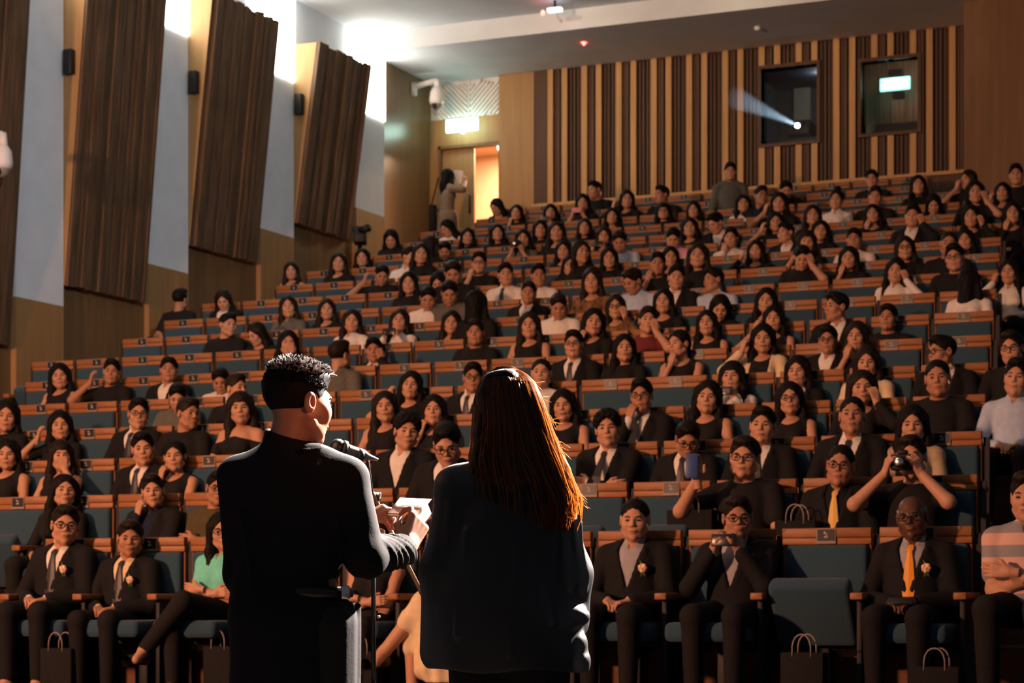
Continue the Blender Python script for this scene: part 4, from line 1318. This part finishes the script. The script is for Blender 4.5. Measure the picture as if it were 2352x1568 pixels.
# --- woman with long hair
RW = Matrix.Translation((-.005, .0, 1.605)) @ Matrix.Rotation(math.pi - math.radians(8), 4, 'Z') @ Matrix.Rotation(.02, 4, 'X')
HV, HQ, hm = head_mesh('f', .005)
sL, eL, wL = (-.158, .0, 1.385), (-.195, .0, 1.12), (-.17, .16, .95)
sR, eR_, wR_ = (.132, .0, 1.365), (.175, -.01, 1.12), (.165, .12, .97)
ops = [ell((0, .0, 1.28), (.14, .095, .19), .04), ell((0, .0, 1.04), (.135, .10, .2), .05), cone((0, .0, 1.42), .045, (0, .01, 1.50), .048, .03), cone(sL, .045, eL, .036), cone(eL, .036, wL, .024), cone(sR, .045, eR_, .036), cone(eR_, .036, wR_, .024)]
for s in (-1, 1): ops += [cone((s * .085, .0, .92), .085, (s * .09, .0, .50), .055), cone((s * .09, .0, .50), .052, (s * .09, .02, .12), .034), cone((s * .09, .02, .10), .033, (s * .095, .12, .05), .03)]
bd = surf(ops, (-.3, -.2, 0), (.3, .32, 1.54), .011)
h1 = hand_at(wL, (.2, .7, -.6), (1, 0, -.2), -1, .4, .004, sc=.86); h2 = hand_at(wR_, (-.2, .7, -.6), (-1, 0, -.2), 1, .4, .004, sc=.86)
V, Q, MI = join([(xf(HV, RW), HQ, 0), (*bd, 0), (*h1, 0), (*h2, 0)]); MI[:len(hm)] = hm
woman = as_root(mesh_np('person', V, Q, [M['skin'], M['eye'], M['brow'], M['lip']], MI), 1170, 'person in loose dark blouse on stage, back turned, beside the speaker in the suit', 'person', group='presenters on stage')
bl = [ell((0, .0, 1.27), (.172, .115, .18), .06), ell((-.008, .0, .97), (.215, .150, .34), .08), cone((-.02, .0, 1.44), .052, sL, .056, .04), cone((.02, .0, 1.44), .052, sR, .050, .04),
      cone((-.155, .0, 1.385), .058, (-.192, .0, 1.14), .064, .04), cone((-.192, .0, 1.14), .064, (-.200, .04, .90), .066, .05),
      cone((.130, .0, 1.365), .052, (.180, -.005, 1.13), .058, .04), cone((.180, -.005, 1.13), .060, (.178, .06, .99), .060, .04),
      ell((.185, -.035, 1.005), (.052, .05, .034), .02), ell((.150, -.075, .985), (.045, .03, .02), .02), ell((.196, -.01, .925), (.030, .04, .035), .015), ell((.205, -.01, .878), (.030, .04, .026), .012),
      cone((.195, .0, .93), .03, (.205, .0, .86), .032, .02)]
for (a, b_, r) in (((.135, -.075, 1.24), (.125, -.10, 1.04), .008), ((.125, -.10, 1.04), (.155, -.085, .99), .007), ((.205, -.045, 1.30), (.222, -.045, 1.08), .007), ((.17, -.066, 1.33), (.185, -.07, 1.08), .008), ((.10, -.11, 1.10), (.128, -.12, .99), .008), ((-.17, -.06, 1.33), (-.20, -.06, 1.0), .007), ((-.12, -.09, 1.25), (-.15, -.115, .95), .010), ((.02, -.12, 1.2), (.0, -.14, .9), .010)):
    bl.append(cone(a, r, b_, r * .7, .018))
bl += [func(lambda x, y, z: z - .845 - .006 * np.sin(x * 22) + 0 * y, (-.4, -.3, .5), (.4, .3, .88), .006)]
V, Q = surf(bl, (-.32, -.22, .80), (.32, .22, 1.52), .0065)
M['blouse'] = lit_through('dark_sheer_satin', (.020, .022, .026), (.42, .45, .50), .5, .075, .3)
link('blouse', mesh_np('blouse', V, Q, [M['blouse']]), woman)
tr = [ell((0, .0, .93), (.165, .125, .12), .05)]
for s in (-1, 1): tr += [cone((s * .085, .0, .92), .098, (s * .09, .0, .50), .075, .03), cone((s * .09, .0, .50), .075, (s * .09, .02, .07), .06, .03)]
link('trousers', mesh_np('trousers', *surf(tr, (-.26, -.2, .04), (.26, .2, 1.06), .011), [M['black']]), woman)
link('shoes', mesh_np('shoes', *surf([cone((s * .09, .02, .09), .04, (s * .095, .15, .035), .034, .03) for s in (-1, 1)], (-.2, -.06, 0), (.2, .24, .14), .009), [M['shoe']]), woman)
# hair: outlines on both sides as functions of height, then strands over a base volume
ZK = [1.738, 1.722, 1.69, 1.64, 1.55, 1.46, 1.35, 1.29, 1.22]
XL = [-.035, -.066, -.088, -.104, -.112, -.122, -.10, -.085, -.05]
XR = [.010, .045, .075, .098, .130, .165, .205, .200, .17]
DPTH = [.03, .075, .105, .122, .125, .122, .115, .11, .10]
def iz(z, a): return float(np.interp(-z, [-q for q in ZK], a))
ho = [ell((-.002, -.003, 1.620), (.087, .104, .103), .03)]
for z0, z1 in zip(ZK[2:-2], ZK[3:-1]):
    for u in (-.62, -.16, .26):
        def pt(z):
            c = (iz(z, XL) + iz(z, XR)) / 2; w = (iz(z, XR) - iz(z, XL)) / 2
            return (c + u * w * .86 - (.012 if u > 0 else 0), -iz(z, DPTH) * .55 * math.sqrt(1 - u * u), z)
        r = [(iz(z, XR) - iz(z, XL)) * .175 for z in (z0, z1)]
        ho.append(cone(pt(z0), r[0], pt(z1), r[1] * .95, .03))
def gr(x, y, z): return .003 * np.sin(x * 160 + 3 * np.sin(z * 14)) * np.clip((1.7 - z) * 8, 0, 1)
ho.append(func(gr, (-.3, -.3, 1.1), (.3, .3, 1.8), 0, 'd'))
ho.append(ell((0, .13, 1.60), (.075, .11, .13), .01, 's'))
bv, bq = surf(ho, (-.22, -.22, 1.12), (.30, .16, 1.78), .006)
parts = [(bv, bq, 0)]
ws = random.Random(21)
for i in range(2700):
    u0 = ws.uniform(-1, 1) if i % 2 else math.copysign(ws.uniform(.55, 1) , ws.choice((-1, 1, 1, 1)))
    lay = ws.uniform(.93, 1.03); z1 = ws.uniform(1.235, 1.36) if u0 > .1 else ws.uniform(1.20, 1.42)
    n = 16; pts = []; f1, f2, a1 = ws.uniform(5, 11), ws.uniform(0, 6.3), ws.uniform(.002, .009)
    fly = ws.random() < .03
    front = ws.uniform(-.2, .75) if u0 > .75 else 0
    for j in range(n):
        s = j / (n - 1); z = 1.739 - (1.739 - z1) * s ** 1.05
        c = (iz(z, XL) + iz(z, XR)) / 2; w = (iz(z, XR) - iz(z, XL)) / 2
        u = max(-1, min(1, u0 * (1 - .06 * s) + a1 * 3 * math.sin(f1 * s + f2) * s))
        x = c + u * w * lay + a1 * math.sin(f1 * 1.7 * s + f2) * s
        y = -iz(z, DPTH) * math.sqrt(max(0, 1 - u * u)) * lay + front * .10 * min(1, s * 3)
        if fly: x += .05 * max(0, s - .45) * (1 if u0 > 0 else -.6); y -= .02 * s
        if s < .12: y = y * .6 - .002
        pts.append((x, y, z))
    r = ws.uniform(.0009, .0019)
    parts.append((*quad_tube(pts, [r * .8] + [r] * (n - 4) + [r * .8, r * .55, r * .2], 4), 1))
for i in range(1500):         # crown, combed away from the parting
    a = ws.uniform(-2.5, 2.5); lim = ws.uniform(.7, 1.5); ph0 = ws.uniform(.0, .25); wv = ws.uniform(-.12, .12); lay = ws.uniform(1.0, 1.06)
    pts = []
    for j in range(9):
        t = ph0 + (lim - ph0) * j / 8; aa = a + wv * math.sin(t * 3)
        pts.append((-.002 + .091 * lay * math.sin(t) * math.sin(aa), -.003 - .108 * lay * math.sin(t) * math.cos(aa), 1.620 + .108 * lay * math.cos(t)))
    r = ws.uniform(.0009, .0018); parts.append((*quad_tube(pts, [r * .6] + [r] * 6 + [r * .7, r * .2], 4), 1))
for i in range(26):          # loose flyaways
    a = arr(ws.uniform(.05, .19), -.05, 0); z = ws.uniform(1.33, 1.70); x = iz(z, XR) - .012
    dx, dz = ws.uniform(.02, .05), ws.uniform(-.06, .01)
    parts.append((*quad_tube([(x, -.02, z), (x + dx * .5, -.03, z + dz * .3), (x + dx, -.02, z + dz)], [.0009, .0008, .0003], 4), 1))
M['strand'] = lit_through('brown_hair_strands', (.055, .026, .012), (1, .50, .17), .28, .50)
V, Q, MI = join(parts)
link('hair', mesh_np('hair', V, Q, [M['hairb'], M['strand']], MI), woman)

# --- cards, microphone and stand (all modelled on the man's axes)
def prop(name, px=690, **kw):
    u = (px - 1176) / F * DP
    return empty(name, (-DP * SN + u * CS, DP * CS + u * SN, 0), YAW, **kw)
cd = prop('cue_cards', label='folded white cue cards held by the speaker in the black suit', cat='cards')
P0, e1, e2 = arr(.240, .245, 1.316), arr(.098, .0, -.004), arr(.036, .085, .054)
def sheet(o, bend, m, nm, th=.0012):
    b = MB(); v = []; n = 8
    nrm = np.cross(e1, e2); nrm /= np.linalg.norm(nrm)
    if nrm[1] > 0: nrm = -nrm
    for i in range(n + 1):
        s = i / n
        for t in (0, 1):
            for q in (0, 1):
                v.append(P0 + e1 * s + e2 * t + nrm * (q * th) + o + arr(0, .0, -.001) + (nrm * -bend * max(0, s - .75) ** 2 * 6))
    f = []
    for i in range(n):
        a = i * 4; c = a + 4
        f += [(a, c, c + 2, a + 2), (a + 1, a + 3, c + 3, c + 1), (a, a + 1, c + 1, c), (a + 2, c + 2, c + 3, a + 3)]
    f += [(0, 2, 3, 1), (n * 4, n * 4 + 1, n * 4 + 3, n * 4 + 2)]
    b.add(v, f, 0, True); return b.build(nm, [m], cd)
nrm = np.cross(e1, e2); nrm /= np.linalg.norm(nrm); nrm = nrm if nrm[1] < 0 else -nrm
pg = sheet(arr(0, 0, 0), 0, M['paper'], 'front_page'); sheet(arr(.0, .006, -.006), .12, M['paper'], 'back_page')
b = MB(); ts = random.Random(4)
for row, (t, x0, x1, h) in enumerate(((.72, .18, .80, .020), (.50, .26, .80, .045))):
    x = x0
    while x < x1:
        w = ts.uniform(.014, .026)
        q = [P0 + e1 * x + e2 * t + nrm * .0016, P0 + e1 * (x + w) + e2 * t + nrm * .0016, P0 + e1 * (x + w) + e2 * (t + h) + nrm * .0016, P0 + e1 * x + e2 * (t + h) + nrm * .0016]
        b.add(q, [(0, 1, 2, 3)]); x += w + (.008 if ts.random() < .8 else .03)
b.build('printed_text', [M['ink']], pg)

mc = prop('microphone', label='black handheld microphone clipped before the speaker in the black suit', cat='microphone')
a, c = arr(.098, .150, 1.512), arr(.204, .185, 1.482); ax = (c - a) / np.linalg.norm(c - a)
MB().ell(tuple(a), (.026, .026, .027), 0, 18).build('grille', [M['steel']], mc)
b = MB(); b.tube([a + ax * .012, a + ax * .026], [.0275, .0265], 18, 0); b.build('grille_ring', [M['dark']], mc)
M['mic'] = mat('microphone_body', (.10, .11, .12), .35, .5, metal=.3)
b = MB(); b.tube([a + ax * .024, a + ax * .034, a + ax * .085, a + ax * .098, c + ax * .014], [.023, .019, .0165, .010, .004], 18, 0); b.build('handle', [M['mic']], mc)
st = prop('microphone_stand', label='black microphone stand with tan boom beside the speaker', cat='microphone stand')
PY = .43
def stx(px): return ((px - 1176) * (DP + PY) - (690 - 1176) * DP) / F
def stz(py): return ZC + (HOR - py) * (DP + PY) / F
PX = stx(858); kz = stz(1140)
b = MB(); b.tube([(PX, PY, .02), (PX, PY, .75)], .011, 12); b.tube([(PX, PY, .74), (PX, PY, kz)], .0075, 12); b.build('pole', [M['steel']], st)
b = MB(); b.tube([(PX, PY, .72), (PX, PY, .79)], .015, 12); b.tube([(PX + .012, PY - .012, .76), (PX + .035, PY - .02, .765)], .007, 8, 1); b.tube([(PX + .012, PY - .012, 1.0), (PX + .022, PY - .015, 1.0)], .005, 8, 1); b.build('height_clutch', [M['steel'], M['chrome']], st)
b = MB(); b.tube([(PX - .03, PY, kz), (PX + .018, PY, kz)], .013, 12, 0); b.tube([(PX + .018, PY, kz), (PX + .024, PY, kz)], .012, 12, 1); b.tube([(PX, PY, kz - .03), (PX, PY, kz + .01)], .012, 10, 0); b.build('boom_knob', [M['steel'], M['chrome']], st)
b = MB(); b.tube([(PX - .004, PY - .01, kz + .012), (stx(925), PY - .005, stz(1275)), (stx(978), PY, stz(1380))], .0075, 10); b.build('boom', [M['tan']], st)
b = MB(); b.tube([(PX - .004, PY - .01, kz + .01), (PX - .02, PY + .0, kz + .12), tuple(a + ax * .075 + arr(0, 0, -.018))], .005, 8); b.tube([a + ax * .062 + arr(0, 0, -.004), a + ax * .080 + arr(0, 0, -.004)], .0215, 14); b.build('mic_clip', [M['dark']], st)
for i in range(3):
    w = i * 2.094 + .4; MB().tube([(PX, PY, .16), (PX + .16 * math.cos(w), PY + .16 * math.sin(w), .07), (PX + .3 * math.cos(w), PY + .3 * math.sin(w), .012)], .009, 8).build('leg', [M['steel']], st)

# ------------------------------------------------------------------ people standing at the back, tripod camera, bags
def standing(px, py, Y, zf, face, sx, hair, top, low, label, arm_up, dressy):
    """standing figure: head centre at the pixel, feet on zf; local frame faces -y"""
    p = at(px, py, Y); h = p.z - zf; s = h / 1.58
    k = 1 if sx == 'm' else .88
    S_ = {q: Vector((q * .175 * k, 0, 1.38)) for q in (-1, 1)}
    A = {q: (Vector((q * .235 * k, 0, 1.10)), Vector((q * .20 * k, -.09, .88))) for q in (-1, 1)}
    for q in arm_up: A[q] = (Vector((q * .30, -.10, 1.36)), Vector((q * .12, -.26, 1.52)))
    tor = lambda e: [ell((0, 0, 1.26), (.155 * k + e, .105 + e, .19 + e), .05), ell((0, 0, 1.05), (.14 * k + e, .105 + e, .18 + e), .05), ell((0, 0, .93), (.165 + e, .12 + e, .12 + e), .05), cone((-.03, 0, 1.44), .05 + e, S_[-1], .05 + e, .03), cone((.03, 0, 1.44), .05 + e, S_[1], .05 + e, .03)]
    arm = lambda e, t: sum([[cone(S_[q], .047 * k + e, A[q][0], .04 * k + e, .02)] + ([cone(A[q][0], .04 * k + e, A[q][1], .028 + e, .02)] if t else []) for q in (-1, 1)], [])
    leg = lambda e, t: sum([[cone((q * .085, 0, .92), .085 + e, (q * .09, 0, .50), .058 + e, .03)] + ([cone((q * .09, 0, .50), .056 + e, (q * .09, .02, .08), .036 + e, .03)] if t else []) for q in (-1, 1)], [])
    B = surf(tor(0) + arm(0, 1) + leg(0, 1) + [cone((0, 0, 1.42), .048, (0, -.01, 1.50), .046, .03)] + [cone((q * .09, .02, .06), .034, (q * .095, -.12, .035), .03, .02) for q in (-1, 1)], (-.42, -.34, 0), (.42, .2, 1.56), .014)
    HM = head_matrix(0, .05, 0, Vector((0, -.03, 1.60)))
    HV, HQ, hm = head_np(sx, False, False)
    P = [(*B, 0), (xf(HV, HM), HQ, 0)]
    for q in (-1, 1):
        up = q in arm_up
        P.append((*hand_at(A[q][1], (-q * .3, -.2, .9) if up else (0, -.2, -1), (-q, .2, 0), q, .4, .006, sc=.88), 0))
    V, Q, MI = join(P); MI[len(B[1]):len(B[1]) + len(HQ)] = hm
    o = link('person', mesh_np('person', V, Q, [M['skin'], M['eye'], M['brow'], M['lip']], MI)); o.location = (p.x, Y, zf); o.scale = (s, s, s); o.rotation_euler = (0, 0, face)
    tag(o, label=label, cat='person', group='people standing at the rear')
    link('hair', hair_get(hair, True, None), o, HM, M['hair'])
    if dressy:
        link('dress', mesh_np('dress', *surf(tor(.012) + arm(.02, 0) + [cone((0, 0, .95), .16, (0, 0, .50), .20, .06), cone((0, 0, 1.44), .06, (0, -.02, 1.60), .075, .01, 's'), func(lambda x, y, z: .0 + .012 * np.exp(-((z - 1.06) / .02) ** 2) + 0 * x + 0 * y, (-.3, -.3, .95), (.3, .3, 1.15), 0, 'd')], (-.42, -.32, .42), (.42, .25, 1.54), .012), [M[top]]), o)
    else:
        link('jacket', mesh_np('jacket', *surf(tor(.018) + arm(.016, 1) + [cone((0, 0, 1.44), .056, (0, -.02, 1.60), .07, .01, 's'), func(lambda x, y, z: z - .80 + 0 * x + 0 * y, (-.4, -.4, .4), (.4, .3, .82), .01)], (-.42, -.34, .7), (.42, .25, 1.52), .012), [M[top]]), o)
        link('trousers', mesh_np('trousers', *surf([ell((0, 0, .93), (.172, .128, .12), .05)] + leg(.014, 1), (-.3, -.2, .03), (.3, .2, 1.06), .012), [M[low]]), o)
    return o, s, p
zA = rowZ(16)
o, s, p = standing(1027, 408, rowY(16) - .10, zA, math.pi - .55, 'f', 'long', 'dress', 'black', 'person in a beige dress standing by the rear door, back turned, holding up paper', (-1,), True)
pp = MB().box(-.07, .07, -.002, .002, -.10, .10, 0).build('paper_sheet', [M['paper_plain']], label='white sheet held up by the person in the beige dress', cat='paper')
q = at(1052, 406, rowY(16) + .12); pp.location = q; pp.rotation_euler = (.2, .15, .3)
b = MB(); b.box(-.06, .06, -.05, .05, -.50, .0, 0, .03); b.tube([(-.02, 0, 0), (.10, 0, .42)], .012, 8, 0)
b.build('shoulder_bag', [M['black']], label='long black bag hanging at the left side of the person in the beige dress', cat='bag').location = at(994, 470, rowY(16) - .25)
M['jgreen'] = mat('grey_green_jacket', (.10, .11, .10), .9, .15, 40, .12)
standing(1677, 399, rowY(15) - .35, rowZ(15) - .30, .35, 'm', 'short', 'jgreen', 'black', 'person in a grey green jacket standing in the rear rows before the striped wall', (), False)
# video camera on a tripod in the side aisle
c = at(826, 545, 28.0); zf = rowZ(13)
r = empty('video_camera', (c.x, 28.0, zf), YAW, label='black video camera on a tripod in the left aisle by the third panel', cat='camera')
top = c.z - zf
b = MB(); b.box(-.09, .09, -.05, .25, top - .08, top + .12, 0, .02); b.box(-.11, .0, .0, .2, top + .10, top + .17, 0, .02); b.build('camera_body', [M['dark']], r)
b = MB(); b.tube([(.02, -.05, top + .10), (.14, -.16, top + .11)], [.05, .06], 14); b.build('lens', [M['dark']], r)
b = MB(); b.tube([(0, .05, top - .5), (0, .05, top - .06)], .035, 10); b.build('tripod_column', [M['steel']], r)
for i in range(3):
    w = i * 2.094 + .5; MB().tube([(0, .05, top - .14), (.30 * math.cos(w), .05 + .30 * math.sin(w), .0)], .018, 8).build('leg', [M['steel']], r)
def bag(px, py, Y, zb, w, h, label, hand=True, hcol='cam'):
    x = at(px, py, Y).x
    r = empty('gift_bag', (x, Y, zb), 0, label=label, cat='bag', group='dark paper bags with handles')
    MB().box(-w / 2, w / 2, -.06, .06, 0, h, 0, .006).build('bag_body', [M['black']], r)
    for dy in (-.06, .05):
        b = MB(); b.tube([(-w * .22 , dy, h - .02)] + [(-w * .22 * math.cos(a), dy, h + .10 * math.sin(a) ** .7) for a in np.linspace(.25, math.pi - .25, 9)] + [(w * .22, dy, h - .02)], .0045, 6)
        b.build('handle', [M['plf']], r)
bag(1590, 1150, rowY(1) - .28, rowZ(1) + .50, .30, .34, 'dark bag with pale handles on the second-row seat behind the person holding up a phone')
bag(1832, 1190, rowY(1) - .32, rowZ(1) + .50, .26, .26, 'dark bag with pale handles on the second-row seat beside the yellow tie')
bag(2152, 1540, rowY(0) - .55, rowZ(0), .26, .27, 'dark bag with pale handles on the floor by the orange tie')
bag(838, 1520, rowY(0) - .50, rowZ(0), .22, .32, 'dark bag on the floor behind the microphone stand')
bag(1848, 1520, rowY(0) - .62, rowZ(0), .24, .34, 'dark bag leaning on the empty front-row seat')
bag(140, 1500, rowY(0) - .55, rowZ(0), .24, .32, 'dark bag on the floor at the left end of the front row')
bag(512, 1500, rowY(0) - .40, rowZ(0), .22, .34, 'dark bag on the floor beside the aqua polo shirt')

# ------------------------------------------------------------------ lights
def area(name, loc, target, sx, sy, e, col, spread=180):
    l = bpy.data.lights.new(name, 'AREA'); l.shape = 'RECTANGLE'; l.size, l.size_y = sx, sy; l.energy = e; l.color = col; l.spread = math.radians(spread)
    o = bpy.data.objects.new(name, l); COL.objects.link(o); o.location = loc
    o.rotation_euler = (Vector(target) - Vector(loc)).to_track_quat('-Z', 'Y').to_euler(); return o
def spot(name, loc, target, ang, e, col, rad=.1, blend=.4):
    l = bpy.data.lights.new(name, 'SPOT'); l.spot_size = math.radians(ang); l.energy = e; l.color = col; l.shadow_soft_size = rad; l.spot_blend = blend
    o = bpy.data.objects.new(name, l); COL.objects.link(o); o.location = loc
    o.rotation_euler = (Vector(target) - Vector(loc)).to_track_quat('-Z', 'Y').to_euler(); return o
area('stage_wash', (-9.5, 8.3, 7.0), (-9.5, 20, 4.0), 7, .8, 150, (1, .52, .30), 140)
area('house_fill', (-10.0, 15, 9.6), (-10, 22, 3.5), 8, 3, 8, (1, .66, .42), 170)  # unseen area light added as ambient fill over the seats
spot('stage_left_flood', (-12.5, -1.0, 4.6), (-7.6, 20, 3.2), 82, 8600, (1, .44, .24), .35, .7)
spot('column_fill_spot', (1.5, 5.0, 8.6), (-15.7, 21.5, 8.0), 32, 4600, (.86, .94, 1), .2, .9)  # unseen cool spot added to brighten the white columns
for i, x in enumerate((-13.2, -10.6, -8.2)): spot('rear_wall_spot', (x, 23.0, 9.6), (x - .2, 32.0, 9.25), 36, (420, 330, 230)[i], (1, .78, .50), .06, .8)
area('corridor_light', (-14.6, 33.3, 8.7), (-14.6, 33.3, 6), .9, .9, 230, (1, .66, .40))
pm = man.location; pw = woman.location
R_ = Vector((CS, SN, 0)); Fw = Vector((-SN, CS, 0))
mid = (Vector(pm) + Vector(pw)) / 2 + Vector((0, 0, 1.35))
spot('key_spot', mid + R_ * 5.4 + Fw * 5.6 + Vector((0, 0, 4.7)), mid, 18, 52000, (1, .85, .76), .06, .5)
spot('top_spot', mid + R_ * .8 + Fw * 9.0 + Vector((0, 0, 4.9)), mid, 14, 21000, (1, .88, .82), .06, .5)
spot('hair_spot', mid + R_ * 1.2 + Fw * 6.0 + Vector((0, 0, 7.4)), Vector(pm) + Vector((0, 0, 1.72)), 5.5, 18000, (1, .92, .86), .05, .6)
spot('stage_red_fill', mid + R_ * 2.4 + Fw * -3.2 + Vector((0, 0, .5)), Vector(pm) + R_ * .02 + Vector((0, 0, 1.58)), 7.5, 190, (1, .25, .08), .15, .9)
w = bpy.data.worlds.new('World'); SC.world = w; w.use_nodes = True
w.node_tree.nodes['Background'].inputs['Color'].default_value = (.75, .82, 1, 1); w.node_tree.nodes['Background'].inputs['Strength'].default_value = .065

# ------------------------------------------------------------------ camera
cd_ = bpy.data.cameras.new('Camera'); cam = bpy.data.objects.new('Camera', cd_); COL.objects.link(cam)
cam.location = (0, 0, ZC); cam.rotation_euler = (math.pi / 2, 0, YAW)
cd_.sensor_fit = 'HORIZONTAL'; cd_.sensor_width = 36; cd_.lens = F / 2352 * 36; cd_.shift_y = (HOR - 784) / 2352
cd_.clip_end = 200; cd_.dof.use_dof = True; cd_.dof.focus_distance = DP - .05; cd_.dof.aperture_fstop = 9
SC.camera = cam
SC.view_settings.view_transform = 'Standard'; SC.view_settings.look = 'None'; SC.view_settings.exposure = .12; SC.view_settings.gamma = 1
try:
    SC.view_settings.use_curve_mapping = False
    SC.cycles.max_bounces = 5; SC.cycles.diffuse_bounces = 3; SC.cycles.glossy_bounces = 2; SC.cycles.transmission_bounces = 4; SC.cycles.transparent_max_bounces = 6
    SC.cycles.volume_bounces = 0; SC.cycles.caustics_reflective = False; SC.cycles.caustics_refractive = False
    SC.cycles.use_denoising = True; SC.cycles.sample_clamp_indirect = 4
    SC.cycles.use_adaptive_sampling = True; SC.cycles.adaptive_threshold = .02
except Exception: pass
